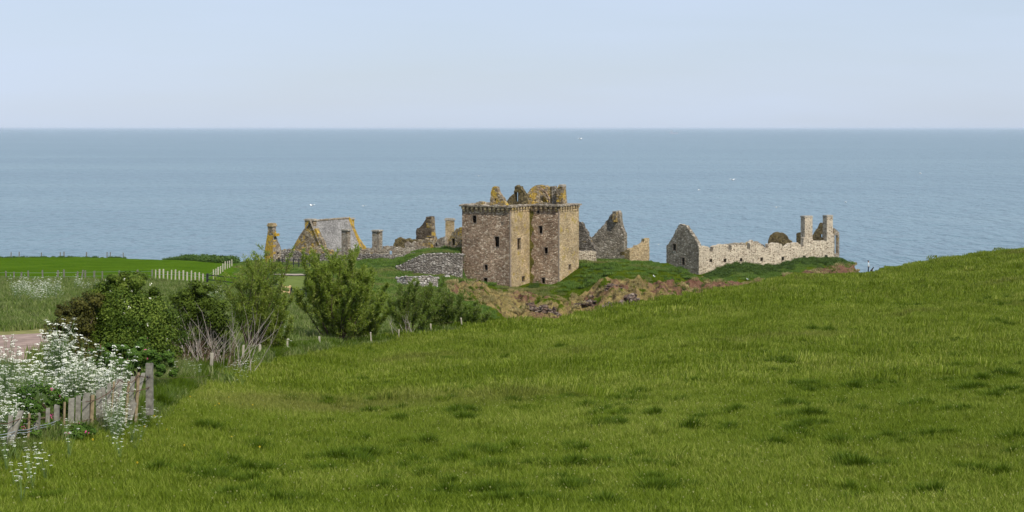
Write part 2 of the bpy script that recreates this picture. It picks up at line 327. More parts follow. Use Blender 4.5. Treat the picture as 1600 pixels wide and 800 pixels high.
cf = n.new('ShaderNodeMath'); cf.operation = 'MULTIPLY_ADD'; l(nm.outputs['Fac'], cf.inputs[0]); cf.inputs[1].default_value = 1.1; 
l(sp.outputs[1], cf.inputs[2])
gm = n.new('ShaderNodeMath'); gm.operation = 'MULTIPLY'; l(mrange(n, l, cf.outputs[0], 1.02, 1.14), gm.inputs[0]); l(mrange(n, l, nnoise(n, l, pos, .31, 5, .7).outputs['Fac'], .40, .46), gm.inputs[1])
c = mixc(n, l, gm.outputs[0], c, cl)
c = mixc(n, l, .75, c, ramp_from(n, l, nf, (.55, .55, .55), (1.4, 1.4, 1.4)), 'MULTIPLY')
l(c, b.inputs['Base Color']); b.inputs['Roughness'].default_value = 1; b.inputs['Specular IOR Level'].default_value = 0
bp = n.new('ShaderNodeBump'); bp.inputs['Distance'].default_value = .45; bp.inputs['Strength'].default_value = .8
hb = n.new('ShaderNodeMath'); hb.operation = 'ADD'; l(nf.outputs['Fac'], hb.inputs[0]); l(nd.outputs['Fac'], hb.inputs[1])
l(hb.outputs[0], bp.inputs['Height']); l(bp.outputs[0], b.inputs['Normal'])
g = obj('ground', me, m); g['kind'] = 'structure'

# sea
sm_, n, l, b, o_ = newmat('sea_water'); geo = n.new('ShaderNodeNewGeometry'); pos = geo.outputs['Position']
mpn = n.new('ShaderNodeMapping'); mpn.inputs['Scale'].default_value = (.45, 1, 1); l(pos, mpn.inputs[0])
mpn.inputs['Scale'].default_value = (1, .34, 1)
w1 = nnoise(n, l, mpn.outputs[0], .16, 3, .6); w2 = nnoise(n, l, mpn.outputs[0], .03, 4, .65)
mp2 = n.new('ShaderNodeMapping'); mp2.inputs['Scale'].default_value = (.25, 1, 1); l(pos, mp2.inputs[0])
w3 = nnoise(n, l, mp2.outputs[0], .0022, 5, .6)
ha = n.new('ShaderNodeMath'); ha.operation = 'MULTIPLY_ADD'; l(w2.outputs['Fac'], ha.inputs[0]); ha.inputs[1].default_value = 3.0; l(w1.outputs['Fac'], ha.inputs[2])
bp = n.new('ShaderNodeBump'); bp.inputs['Distance'].default_value = 3.6; bp.inputs['Strength'].default_value = 1
l(ha.outputs[0], bp.inputs['Height']); l(bp.outputs[0], b.inputs['Normal'])
wc = ramp(n, [(.36, (.096, .162, .192)), (.5, (.108, .180, .208)), (.62, (.128, .202, .226))]); l(w3.outputs['Fac'], wc.inputs[0])
l(mixc(n, l, mrange(n, l, w1.outputs['Fac'], .36, .5, .55, 0), wc.outputs[0], (.035, .075, .095)), b.inputs['Base Color']); b.inputs['Roughness'].default_value = .28; b.inputs['IOR'].default_value = 1.33  # shade of the wave troughs is put into the colour as dark flecks
xs = [-7e4, -2e4, -3000, 3000, 2e4, 7e4]; ys = [150, 600, 3000, 1e4, 4e4, 1.5e5]
vs = [(x, y, 0) for x in xs for y in ys]
fs = [(i*6+j, (i+1)*6+j, (i+1)*6+j+1, i*6+j+1) for i in range(5) for j in range(5)]
se = obj('sea', mesh('sea', vs, fs), sm_); se['kind'] = 'structure'

def drape(name, poly, mat, dz, kind='structure', nu=24, nv=10):
    """poly: (left px(Y), right px(Y)) list of (Y, pxl, pxr)"""
    Ys = np.linspace(poly[0][0], poly[-1][0], nv+1); vs = []; fs = []
    for Y in Ys:
        a = np.interp(Y, [p[0] for p in poly], [p[1] for p in poly]); c_ = np.interp(Y, [p[0] for p in poly], [p[2] for p in poly])
        for k in range(nu+1):
            px = a+(c_-a)*k/nu; vs.append(gp(px, Y, dz))
    for i in range(nv):
        for k in range(nu):
            q = i*(nu+1)+k; fs.append((q, q+1, q+nu+2, q+nu+1))
    o = obj(name, mesh(name, vs, fs, True), mat); o['kind'] = kind; return o
GRAV = plain('pink_gravel', (.27, .195, .16), .95, .32, 1.1)
PATHM = plain('pale_gravel', (.30, .25, .20), .95, .15, 2)
DRYV = plain('worn_verge', (.18, .17, .06), .95, .35, 1.5)
drape('verge', [(66, -500, 84), (70, -500, 92), (96, -500, 125), (101, -500, 120)], DRYV, .05, nv=24, nu=60)
drape('road', [(71, -480, 30), (74, -480, 52), (78, -480, 66), (84, -480, 82), (90, -480, 100), (94.5, -480, 112)], GRAV, .09, nv=24, nu=60)
drape('path', [(255, 425, 462), (257, 430, 480), (259.5, 436, 486), (261, 446, 484)], PATHM, .12, nv=16)
mow = drape('lawn', [(210, 425, 480), (230, 430, 484), (251, 436, 486)], plain('mown_grass', (.11, .14, .03), 1, .2, .8), .08, nv=24)

# air over the sea: one closed box round everything
hm = bpy.data.materials.new('sea_haze'); hm.use_nodes = True; hm.node_tree.nodes.clear()
ho = hm.node_tree.nodes.new('ShaderNodeOutputMaterial'); hv = hm.node_tree.nodes.new('ShaderNodeVolumePrincipled')
hv.inputs['Color'].default_value = (.76, .88, 1, 1); hv.inputs['Density'].default_value = 1.7e-5; hv.inputs['Anisotropy'].default_value = 0
hm.node_tree.links.new(hv.outputs[0], ho.inputs['Volume'])
hz = MB(); hz.prism([(-7.2e4, -200), (7.2e4, -200), (7.2e4, 1.52e5), (-7.2e4, 1.52e5)], -12, 74.5)
hz = hz.build('haze', hm); hz['kind'] = 'stuff'

# ------------------------------------------------------------ castle masonry
def hit(px, py, A, B):
    """point where the view line through a photo point meets the upright plane over A-B"""
    u = U(px); d = B-A; t = (A.x*d.y-A.y*d.x)/(u*d.y-d.x)
    return Vector((u*t, t, CZ-(py-200)/F*t))
def along(A, theta, px):
    """end point: from A in direction theta (radians from +X) until column px"""
    dx, dy = math.cos(theta), math.sin(theta); u = U(px); t = (u*A.y-A.x)/(dx-u*dy)
    return Vector((A.x+dx*t, A.y+dy*t))
def rag(pts, amt, zlow, step=.32):
    amt *= 1.5
    out = []
    for i, p in enumerate(pts):
        q = pts[(i+1) % len(pts)]; out.append(p)
        L_ = math.hypot(q[0]-p[0], q[1]-p[1]); k = int(L_/step)
        if amt > 0 and k > 1 and max(p[1], q[1]) > zlow+.3 and not (abs(p[0]-q[0]) < .02):
            for j in range(1, k):
                t = j/k; out.append((p[0]+(q[0]-p[0])*t+random.uniform(-amt, amt)*.4, p[1]+(q[1]-p[1])*t+random.uniform(-amt, amt)))
        elif amt > 0 and k > 1 and abs(p[0]-q[0]) < .02:
            for j in range(1, k):
                t = j/k; out.append((p[0]+random.uniform(-amt, amt)*.35, p[1]+(q[1]-p[1])*t))
    return out
def tri(outline, holes):
    vs = []; ed = []
    for lp in [outline]+holes:
        n0 = len(vs); vs += [Vector(p) for p in lp]; ed += [(n0+i, n0+(i+1) % len(lp)) for i in range(len(lp))]
    r = geometry.delaunay_2d_cdt(vs, ed, [], 1, 1e-5)
    V_ = r[0]; T_ = []
    for f in r[2]:
        c_ = sum((V_[i] for i in f), Vector((0, 0)))/len(f); ins = False
        for h in holes:
            k = False; j = len(h)-1
            for i in range(len(h)):
                if (h[i][1] > c_.y) != (h[j][1] > c_.y) and c_.x < (h[j][0]-h[i][0])*(c_.y-h[i][1])/(h[j][1]-h[i][1])+h[i][0]: k = not k
                j = i
            ins |= k
        if not ins: T_.append(f)
    return V_, T_
def slab(par, name, A, B, outline, th, mat, thru=(), rec=(), rough=.12, depth=1.3, frames=True, skin=False):
    """wall standing on A-B (A left, B right, as seen); outline / openings in photo points, thickness away from the viewer"""
    d = (B-A).normalized(); nrm = Vector((-d.y, d.x))
    if nrm.dot(A) < 0: nrm = -nrm            # points away from the eye
    to2 = lambda p: ((Vector((p.x, p.y))-A).dot(d), p.z)
    ol = [to2(hit(x, y, A, B)) for x, y in outline]; zl = min(p[1] for p in ol); LL = (B-A).length; ol = [(min(max(p[0], .012), LL-.012), p[1]) for p in ol] if LL > .1 else ol
    ol = rag(ol, rough, zl)
    hs = []; 
    for x0, y0, x1, y1 in list(thru)+list(rec):
        a = to2(hit(x0, y0, A, B)); c_ = to2(hit(x1, y1, A, B)); hs.append([(a[0], c_[1]), (c_[0], c_[1]), (c_[0], a[1]), (a[0], a[1])])
    nth = len(thru)
    P3 = lambda s_, z, t: Vector((A.x+d.x*s_+nrm.x*t, A.y+d.y*s_+nrm.y*t, z))
    org = Vector(par.location) if par is not None else Vector((0, 0, 0))
    mb = MB(org)
    V1, T1 = tri(ol, hs); mb.add([P3(v.x, v.y, 0) for v in V1], [tuple(f) for f in T1])
    V2, T2 = tri(ol, hs[:nth]) if not skin else ([], []); mb.add([P3(v.x, v.y, th) for v in V2], [tuple(reversed(f)) for f in T2])
    for lp, t1 in ([(ol, th)] if not skin else [])+[(h, th) for h in hs[:nth]]:
        k = len(lp); mb.add([P3(p[0], p[1], 0) for p in lp]+[P3(p[0], p[1], t1) for p in lp], [(i, k+i, k+(i+1) % k, (i+1) % k) for i in range(k)])
    w = mb.build(name, mat, par)
    for h in hs[nth:]:
        rb = MB(org); dp = min(depth*1.5, max(depth*1.0, th-.03))
        h2 = [(h[0][0]-.5, h[0][1]-.15), (h[1][0]+.5, h[1][1]-.15), (h[2][0]+.5, h[2][1]+.2), (h[3][0]-.5, h[3][1]+.2)]; t0 = .22
        rb.add([P3(p[0], p[1], 0) for p in h]+[P3(p[0], p[1], t0) for p in h]+[P3(p[0], p[1], t0) for p in h2]+[P3(p[0], p[1], dp) for p in h2], [(k_*4+i, k_*4+4+i, k_*4+4+(i+1) % 4, k_*4+(i+1) % 4) for i in range(4) for k_ in range(3)]+[(12, 13, 14, 15)])
        wo_ = rb.build('window', mat, w if par is not None else w)
        if frames:
            fb = MB(org); s0, s1, z0, z1 = h[0][0], h[1][0], h[0][1], h[2][1]; q = .10
            for a0, a1, b0, b1 in ((s0-q, s0, z0-q, z1+q), (s1, s1+q, z0-q, z1+q), (s0, s1, z1, z1+q), (s0, s1, z0-q, z0)):
                pts = [P3(a, b_, t) for t in (-.035, .05) for a, b_ in ((a0, b0), (a1, b0), (a1, b1), (a0, b1))]
                fb.add(pts, [(0, 1, 2, 3), (7, 6, 5, 4), (0, 4, 5, 1), (1, 5, 6, 2), (2, 6, 7, 3), (3, 7, 4, 0)])
            f = fb.build('frame', ASH, wo_)
    return w
def T(name, px, Y, label, cat, group=None, z=None):
    p = gp(px, Y) if Y < 455 else Vector((U(px)*Y, Y, 0))
    if z is not None: p.z = z
    return thing(name, p, label, cat, group)
def stack(par, name, pl, pn, pr, Y, yt, yb, theta, mat, cap=.35, capover=.14, pots=0, top=None):
    """square chimney stack with its near corner at column pn"""
    C_ = G2(pn, Y); Lf = along(C_, math.pi-theta, pl); Rt = along(C_, math.pi/2-theta, pr) if pr > pn else C_
    bk = Lf+(Rt-C_); z1 = hit(pn, yt, C_, C_+Vector((1, 0))).z; z0 = hit(pn, yb, C_, C_+Vector((1, 0))).z
    mb = MB(par.location); mb.prism([C_, Rt, bk, Lf], z0, z1-cap, .03); o = mb.build(name, mat, par)
    ce = (C_+bk)/2; g_ = lambda p, k: p+(p-ce).normalized()*k
    cp = MB(par.location); cp.prism([g_(p, capover*1.4) for p in (C_, Rt, bk, Lf)], z1-cap+.003, z1-cap*.45, .02)
    cp.prism([g_(p, .03) for p in (C_, Rt, bk, Lf)], z1-cap*.45+.003, z1, .03)
    cp.build('cap', top or CAPM, o); return o

TH = R(30)
# ---- the keep
C0 = G2(797, 286); Lq = along(C0, math.pi-TH, 722); Rn = along(C0, math.pi/2-TH, 827.5)
E0 = along(Rn, -TH, 873); Fp = along(E0, math.pi/2-TH, 904.5)
dA = Vector((-math.cos(TH), math.sin(TH))); dB = Vector((math.sin(TH), math.cos(TH)))
tt = (Fp-Lq).dot(dB); Bk = Lq+dB*tt
kz = hit(797, 323, C0, E0).z
keep = T('castle_keep', 815, 294, 'tall L-plan stone keep with two lit narrow faces and broken gables on top', 'castle keep')
def kface(name, A, B, y0, mat, rec, yb=460, par=keep):
    a = hit(800, 323, A, B)
    d0 = 800+A.x/A.y*F; d1 = 800+B.x/B.y*F
    pa = 200+(CZ-kz)*F/A.y; pb = 200+(CZ-kz)*F/B.y
    return slab(par, name, A, B, [(d0, pa), (d1, pb), (d1, yb), (d0, yb)], 1.4, mat, rec=rec, rough=0, depth=2.8, skin=True)
kface('west_wall' if 0 else 'wall', Lq, C0, 0, BR, [(738, 336.5, 744.5, 348.5), (773, 369.5, 780, 386), (757, 413.5, 762, 422), (756, 434, 761.5, 441.5), (784.5, 347, 786, 350)], 462)
kface('wall', C0, Rn, 0, BRY, [(808.4, 372.5, 813.6, 389), (815.5, 432, 820, 439.5)], 462)
kface('wall', Rn, E0, 0, BR, [(839, 328.5, 843, 333.5), (842, 353, 847.5, 365), (850.5, 386.5, 856, 396.5), (846.5, 434, 851.5, 443), (832.5, 363, 834, 366)], 462)
kface('wall', E0, Fp, 0, BRY, [(888.5, 413.5, 892, 420.5)], 462)
rw = MB(keep.location)
for a, b_ in ((Fp, Bk), (Bk, Lq)):
    d = (b_-a).normalized(); nn = Vector((-d.y, d.x)); a = a+d*.0; rw.add([(a.x, a.y, 38), (b_.x, b_.y, 38), (b_.x, b_.y, kz), (a.x, a.y, kz)], [(0, 1, 2, 3)])
rw.build('rear_wall', BR, keep)
# damp green streak down the re-entrant corner
dC = (E0-Rn).normalized(); nC = Vector((dC.y, -dC.x)); ms_ = MB(keep.location); lv = []
for i in range(25):
    z = kz-.8-i*.56; w_ = .55+.45*math.sin(i*1.3)*random.uniform(.5, 1)+random.uniform(-.12, .12); a = Rn+dC*.01+nC*.012; b_ = Rn+dC*max(.15, w_)+nC*.012
    lv.append((Vector((a.x, a.y, z)), Vector((b_.x, b_.y, z+random.uniform(-.1, .1)))))
for p_, q_ in zip(lv[:-1], lv[1:]): ms_.add([p_[0], p_[1], q_[1], q_[0]], [(3, 2, 1, 0)])
MOSS = stone('mossy_rubble', [(.16, .15, .03), (.24, .21, .045), (.33, .27, .07)], (.14, .13, .03), lichen=.2, scale=2.7, bump=.15)
ms_.build('moss_streak', MOSS, keep)
# lighter quoins up each corner
for cpt in (C0, E0):
    q = MB(keep.location)
    for i in range(38):
        z = 41.5+i*.42; l1, l2 = (.5, .22) if i % 2 else (.28, .34)
        a = cpt+dA*(-.02 if cpt is not Lq else .02); 
        l2 *= .4
        if cpt is Lq: ft = [cpt+dA*.02-dB*.025, cpt-dA*l1-dB*.025, cpt-dA*l1+dB*.2, cpt+dA*.02+dB*.2]
        else: ft = [cpt-dB*.025-dA*.025, cpt-dA*.025+dB*l1, cpt+dA*l2+dB*l1*.2, cpt+dA*l2-dB*.025]
        if z+.4 < kz-.6: q.prism(ft, z, z+.40)
    q.build('quoins', ASH, keep)
# corbelled wall head: projecting band over little corbels
def off(poly, k):
    out = []; n_ = len(poly)
    for i in range(n_):
        p0, p1, p2 = poly[i-1], poly[i], poly[(i+1) % n_]
        e1 = (p1-p0).normalized(); e2 = (p2-p1).normalized(); n1 = Vector((e1.y, -e1.x)); n2 = Vector((e2.y, -e2.x))
        out.append(p1+(n1+n2)*k/(1+n1.dot(n2)))
    return out
FT = [Lq, C0, Rn, E0, Fp, Bk]
o1 = off(FT, .38); i1 = off(FT, -1.2)
pb_ = MB(keep.location); n_ = 6
ring = [(p.x, p.y) for p in o1]
def subdiv(a, b_, k): return [a+(b_-a)*t/k for t in range(k)]
outer = []; inner = []
for i in range(6): outer += subdiv(o1[i], o1[(i+1) % 6], 14); inner += subdiv(i1[i], i1[(i+1) % 6], 14)
k = len(outer); tops = [kz+.14+random.uniform(-.10, .12) for _ in range(k)]; bots = [kz-.12+random.uniform(-.05, .05) for _ in range(k)]
vs = [(outer[i].x, outer[i].y, bots[i]) for i in range(k)]+[(outer[i].x, outer[i].y, tops[i]) for i in range(k)]+[(inner[i].x, inner[i].y, tops[i]) for i in range(k)]+[(inner[i].x, inner[i].y, bots[i]) for i in range(k)]
fs = []
for i in range(k):
    j = (i+1) % k; fs += [(i, j, k+j, k+i), (k+i, k+j, 2*k+j, 2*k+i), (2*k+i, 2*k+j, 3*k+j, 3*k+i), (3*k+i, 3*k+j, j, i)]
pb_.add(vs, fs); pb_.build('parapet', RL, keep)
cb = MB(keep.location); ob = off(FT, .28); oc = off(FT, .015)
for i in range(6):
    a, b_ = oc[i], oc[(i+1) % 6]; a2, b2 = ob[i], ob[(i+1) % 6]; L_ = (b_-a).length; c_ = int(L_/.85); e = (b_-a).normalized(); nn = Vector((e.y, -e.x))
    for j in range(c_):
        m0 = a+e*(L_*(j+.5)/c_); w_ = .22
        cb.prism([m0-e*w_, m0-e*w_+nn*.27, m0+e*w_+nn*.27, m0+e*w_], kz-.55+random.uniform(-.05, .05), kz-.125)
        cb.prism([m0-e*w_*.8, m0-e*w_*.8+nn*.13, m0+e*w_*.8+nn*.13, m0+e*w_*.8], kz-.95, kz-.61)
cb.build('corbels', BRY, keep)['kind'] = 'stuff'
rf = MB(keep.location); rf.add([(p.x, p.y, kz-.05) for p in off(FT, -1.15)], [(0, 1, 2, 5), (2, 3, 4, 5)]); rf.build('wall_walk', OL, keep)
def kgable(px0, Y0, th_, outline, mat, thru=(), rec=(), t=.9, name='gable', px1=None, rough=.13):
    A = G2(px0, Y0); B = along(A, th_, px1)
    return slab(keep, name, A, B, outline, t, mat, thru=thru, rec=rec, rough=rough, depth=.8, frames=False)
kgable(764, 292, -TH, [(764, 325), (766.5, 308), (767, 300), (769, 293), (772, 291), (776, 292), (777, 297), (781, 304), (786, 311), (791, 320), (791, 325)], YL, thru=[(773, 310, 775.5, 314)], px1=791)
kgable(742, 292, -TH, [(742, 324), (744, 316), (749, 314.5), (755, 316), (756, 324)], YL, px1=756, name='parapet_stub')
kgable(788, 297, -TH, [(788, 325), (789.5, 317), (794, 311.5), (803, 303), (804, 292), (808, 289), (813, 291), (816, 297), (820, 303), (822, 325)], OL, thru=[(804.3, 300.5, 809.3, 315)], px1=822)
kgable(818, 301, -TH*.4, [(818, 324), (819, 312), (823, 303), (828, 296), (834, 291), (842, 289), (852, 290), (860, 291.5), (864, 295), (864, 324)], YL, px1=864, t=2.2)
# forestair slope of the crow steps
st = MB(keep.location)
for i in range(9):
    t = i/9; px = 820+t*14; yt = 318-t*22; Y = 297.5+t*1.0; a = P(px-1.5, yt, Y); 
    st.prism([(a.x, a.y), (a.x+1.3-.05*i, a.y-.15), (a.x+1.5, a.y+1.2), (a.x, a.y+1.2)], kz-.3, a.z, .03)
st.build('stair', YL, keep)
# arch moulding of the vault seen on the east gable
am = MB(keep.location); Yv = 299.6; arc = []
for i in range(13):
    a = R(-8+i*9.0); arc.append(P(843+15.5*math.cos(a), 318-23*math.sin(a), Yv))
am.tube(arc, .16, 5); am.build('vault_arch', BR, keep)
kgable(859.5, 297, -TH, [(859.5, 325), (860, 292), (866, 290.5), (872, 295), (876, 297), (880, 300), (880, 325)], RL, px1=880, t=.8)
kgable(876, 295.2, math.pi/2-TH, [(876, 325), (876, 296), (879, 290), (884.5, 289.5), (885, 300), (887, 325)], YL, px1=888, t=.8)
stack(keep, 'chimney', 859.6, 862, 863.5, 296.8, 291, 324, TH, OL, cap=.1, capover=0)
stack(keep, 'chimney', 874, 879, 884, 295.0, 288.5, 324, TH, YL, cap=.35, capover=.08)

# ---- ruined gable with chimney, far left
Q = T('ruined_gable', 430, 303, 'narrow ruined gable with capped chimney and yellow lichen, leftmost of the castle', 'ruin')
A = G2(413.5, 304); B = along(A, -TH, 426.5); Cc = along(B, math.pi/2-TH, 442)
slab(Q, 'gable', A, B, [(413.5, 412), (414, 386), (417, 370), (418.3, 362), (426.5, 362), (426.5, 412)], .9, YX, rec=[(420, 366.6, 426, 368)], rough=.08, frames=False)
slab(Q, 'wall', B, Cc, [(426.6, 412), (426.6, 362), (429.5, 362), (432, 371), (438, 385), (441, 396), (441.5, 412)], .9, RL, rec=[(432.5, 394.5, 436, 397)], rough=.08, frames=False)
stack(Q, 'chimney', 418.2, 426, 431.5, 303.2, 349, 366, TH, RL, cap=.55, capover=.12, top=BRY)
# ---- slated house
Q = T('slated_house', 515, 312, 'stone house with grey slab roof and lichened chimney at each end', 'house')
A = G2(455, 312); B = along(A, -TH, 505)
gbl = slab(Q, 'gable_wall', A, B, [(455, 412), (455, 391), (461, 380), (468, 368), (476, 357), (493, 357), (500, 372), (505, 380), (505, 412)], .9, YL, rec=(), rough=.05)
ap = hit(484.5, 350, A, B); e0 = hit(504.5, 396, A, B); g0 = hit(455, 396, A, B)
nb_ = 11.5; dd = Vector((math.sin(TH), math.cos(TH)))
far_px = 545; R2 = along(Vector((ap.x, ap.y)), math.pi/2-TH, far_px); ln = (R2-Vector((ap.x, ap.y))).length
sh = Vector((dd.x*ln, dd.y*ln, 0))
rz = MB(Q.location); zt = hit(500, 345.5, G2(490, 311), R2).z
ap.z = zt; rfv = [ap, ap+sh, Vector((e0.x, e0.y, e0.z))+sh*1.0, e0]
up = Vector((0, 0, .18))
# roof skin, both slopes
gv = [ap, ap+sh, g0+sh, g0]
for q_ in (rfv, gv):
    rz.add([p for p in q_]+[p+up for p in q_], [(0, 1, 2, 3), (7, 6, 5, 4), (0, 4, 5, 1), (1, 5, 6, 2), (2, 6, 7, 3), (3, 7, 4, 0)])
rz.build('roof', SLATE, Q)
rd = MB(Q.location); rd.tube([ap+up, ap+sh+up], .2, 5); rd.build('ridge', RL, Q)
sk = MB(Q.location); sk.tube([ap+sh+up*1.5, Vector(e0)+sh+up*1.5], .26, 4); sk.build('skew', YX, Q)
sk = MB(Q.location); sk.tube([ap+up*1.5, Vector(e0)+up*1.5], .14, 4); sk.build('skew', RL, Q)
ww = MB(Q.location); a2 = Vector((e0.x, e0.y)); b2 = a2+Vector((sh.x, sh.y)); nn = Vector((-math.cos(TH), math.sin(TH)))
ww.prism([a2, b2, b2+nn*.8, a2+nn*.8], 40, e0.z); ww.build('wall', RL, Q)
a3 = Vector((g0.x, g0.y))+Vector((sh.x, sh.y)); ww = MB(Q.location); ww.prism([a3, b2, b2+dd*.8, a3+dd*.8], 40, e0.z)
ww.add([Vector((a3.x, a3.y, e0.z)), Vector((b2.x, b2.y, e0.z)), ap+sh]+[p+Vector((dd.x, dd.y, 0))*.8 for p in (Vector((a3.x, a3.y, e0.z)), Vector((b2.x, b2.y, e0.z)), ap+sh)], [(0, 1, 2), (5, 4, 3), (1, 4, 5, 2), (0, 2, 5, 3)])
ww.build('far_gable', YL, Q)
stack(Q, 'chimney', 476.3, 489.5, 494.5, 309.9, 342, 362, TH, YL, cap=.35)
stack(Q, 'chimney', 531.5, 547.5, 553.5, 322.5, 340.5, 364, TH, YX, cap=.3)
# lean-to slope to the right of the far gable
A = G2(545, 323); B = along(A, -R(8), 573)
slab(Q, 'skew_gable', A, B, [(545, 402), (546, 356), (553, 358), (560, 371), (572, 389), (573, 402)], .7, YX, rough=.06)
lr = MB(Q.location); v = [hit(545, 364, A, B), hit(566, 388, A, B)]; off_ = Vector((-1.2, -5.5, 0))
lr.add([v[0]+Vector((0, -.05, 0)), v[1]+Vector((0, -.05, 0)), P(567, 390.5, 315), P(541, 391, 315)], [(0, 1, 2, 3)])
lr.build('lean_to_roof', SLATE, Q)
A = G2(536, 314.8); B = G2(574, 314.8)
slab(Q, 'lean_to_wall', A, B, [(536, 408), (536, 391), (574, 390), (574, 408)], .6, RL, rec=[(553.5, 392.5, 557, 395)], rough=.05, frames=False)
for pl, pn, pr, Y, yt, yb, lb in ((533.5, 543, 547.5, 306, 358.5, 405, 'slim rubble chimney stack standing before the slab roof'), (581.5, 592, 597.5, 304, 359.5, 408, 'lone square chimney stack rising from the low walls right of the slated house')):
    Q = T('chimney_stack', pn, Y, lb, 'chimney'); stack(Q, 'shaft', pl, pn, pr, Y, yt, yb, TH, RL, cap=.25)
# ---- low walls
def wall(name, label, pts, Ya, Yb, mat, th=.9, thru=(), rec=(), rough=.14, cat='wall', group=None):
    a, b_ = pts[0][0], pts[-1][0]; xs_ = [p[0] for p in pts]; A = G2(min(xs_), Ya); B = G2(max(xs_), Yb)
    Q = T(name, (a+b_)/2, (Ya+Yb)/2, label, cat, group); slab(Q, 'masonry', A, B, pts, th, mat, thru=thru, rec=rec, rough=rough, frames=False, depth=.75); return Q
wall('rubble_wall', 'low grey rubble wall with white coping behind the dark rail fence', [(438, 416), (439, 393), (446, 390.5), (462, 393), (480, 396), (500, 397), (520, 399), (545, 400), (560, 400), (560, 416)], 303, 302, DW)
wall('ruined_wall', 'ochre broken wall just above the grey rubble wall, left of the house gable', [(440, 400), (440, 391), (450, 389), (466, 391), (471, 386), (490, 385), (505, 388), (520, 392), (520, 402)], 308, 307, YL, cat='ruin')
wall('rubble_wall', 'grey rubble wall below the lone chimney stack, on the green bank', [(556, 414), (556, 398), (575, 397), (590, 398), (610, 399), (625, 399), (640, 396), (655, 391), (662, 389), (662, 408), (640, 412), (600, 413)], 301, 300, DW)
wall('ruined_wall', 'pale ochre wall with small doorway between chimney stack and brown ruin', [(570, 402), (572, 388), (585, 387), (598, 389), (598, 385), (612, 384.5), (622, 386), (640, 388), (655, 389), (655, 402)], 304, 304, RL, thru=[(608.5, 392, 612.5, 398)], cat='ruin')
wall('ruined_wall', 'low brown mossy wall left of the tall broken tower', [(614, 392), (615, 381), (617, 374), (622, 371.5), (630, 373), (642, 374.5), (651, 376), (651, 392)], 312, 311, OL, cat='ruin')
wall('ruined_wall', 'grey wall stub with white stones beneath the brown mossy wall', [(632, 399), (632, 380), (638, 379), (643, 383), (646, 377), (652, 378), (654, 384), (664, 386), (672, 388), (672, 399)], 306, 305, RL, cat='ruin')
Q = T('ruined_tower', 668, 312, 'jagged broken tower wall with yellow lichened edge', 'ruin')
A = G2(650, 313); B = along(A, -TH, 674); Cc = along(B, math.pi/2-TH, 684)
slab(Q, 'wall', A, B, [(650, 398), (650, 360), (651.5, 356.5), (656, 355), (660, 351), (663, 346), (665, 343), (665.5, 339), (674, 338.5), (674, 398)], 1.0, stone('brown_ruin', [(.10, .075, .05), (.19, .145, .095), (.27, .22, .16), (.14, .10, .07)], (.16, .12, .075), lichen=.4, lcol=(.26, .17, .04), bump=.2, scale=2.2), rough=.12)
slab(Q, 'return_wall', B, Cc, [(674.1, 398), (674.1, 338.5), (679, 338), (679.5, 352), (681, 366), (684, 374), (684, 398)], 1.0, YL, rough=.15)
wall('ruined_wall', 'low wall with flat ochre top at the foot of the broken tower', [(652, 392), (653, 374.5), (662, 374), (671, 373), (677, 374), (678, 390)], 306.5, 305, YL, cat='ruin')
wall('ruined_wall', 'pale wall end between broken tower and tall chimney', [(678, 396), (679, 380), (683, 374), (689, 371), (694, 369.5), (695, 372), (696, 396)], 305, 304, RL, thru=[(680, 379, 683, 385)], cat='ruin')
Q = T('chimney_stack', 700, 306, 'tall brown chimney stack beside the keep, left of the slit-window gable', 'chimney'); stack(Q, 'shaft', 695.7, 708.5, 710, 306, 341, 393, R(12), BRY, cap=.4)
wall('lichened_gable', 'yellow lichened gable end with a slit window touching the keep', [(697, 398), (699, 384), (703, 371), (707, 362), (713, 357), (718, 355), (726, 353.5), (734, 354), (734, 398)], 303, 300, YL, rec=[(706, 372.5, 710.8, 383)], cat='ruin')
# curved retaining wall
def curved(name, label, line, mat, th, cat='wall', rough=.12):
    """line: (px, Y, py_top, py_bot) points; a solid wall with a course of big stones along the top"""
    Q = T(name, line[len(line)//2][0], line[len(line)//2][1], label, cat); mb = MB(Q.location); fr = []; 
    for i in range(len(line)-1):
        a, b_ = line[i], line[i+1]; k = max(1, int(abs(U(b_[0])-U(a[0]))*a[1]/.5))
        for j in range(k): t = j/k; fr.append([a[q]+(b_[q]-a[q])*t for q in range(4)])
    fr.append(list(line[-1])); vs = []; fs = []
    for p in fr:
        t = P(p[0], p[2]+random.uniform(-.7, .7), p[1]); bt = P(p[0], p[3], p[1])
        vs += [Vector((bt.x, bt.y-.25, bt.z)), t, t+Vector((0, th, 0)), bt+Vector((0, th, 0))]
    for i in range(len(fr)-1):
        q = i*4; fs += [(q, q+4, q+5, q+1), (q+1, q+5, q+6, q+2), (q+2, q+6, q+7, q+3)]
    e = (len(fr)-1)*4; fs += [(0, 1, 2, 3), (e+3, e+2, e+1, e)]
    mb.add(vs, fs); mb.build('masonry', mat, Q)
    cp = MB(Q.location); i = 0
    for p in fr:
        t = P(p[0], p[2], p[1]); i += 1
        cp.blob((t.x+random.uniform(-.1, .1), t.y+.15, t.z+random.uniform(-.16, .08)), (random.uniform(.2, .34), .3, random.uniform(.14, .24)), i, .2, 1, 1)
    cp.build('coping_stones', WB, Q, True)['kind'] = 'stuff'; return Q
curved('retaining_wall', 'curved grey rubble retaining wall under grass, left of the keep', [(620, 287.2, 416, 428), (632, 286.9, 411, 434), (645, 286.7, 404.5, 440), (655, 286.6, 400, 440), (668, 286.6, 396.5, 440), (690, 286.8, 396, 442), (722, 287.2, 397, 444), (724, 289, 397, 444)], DW, .9)
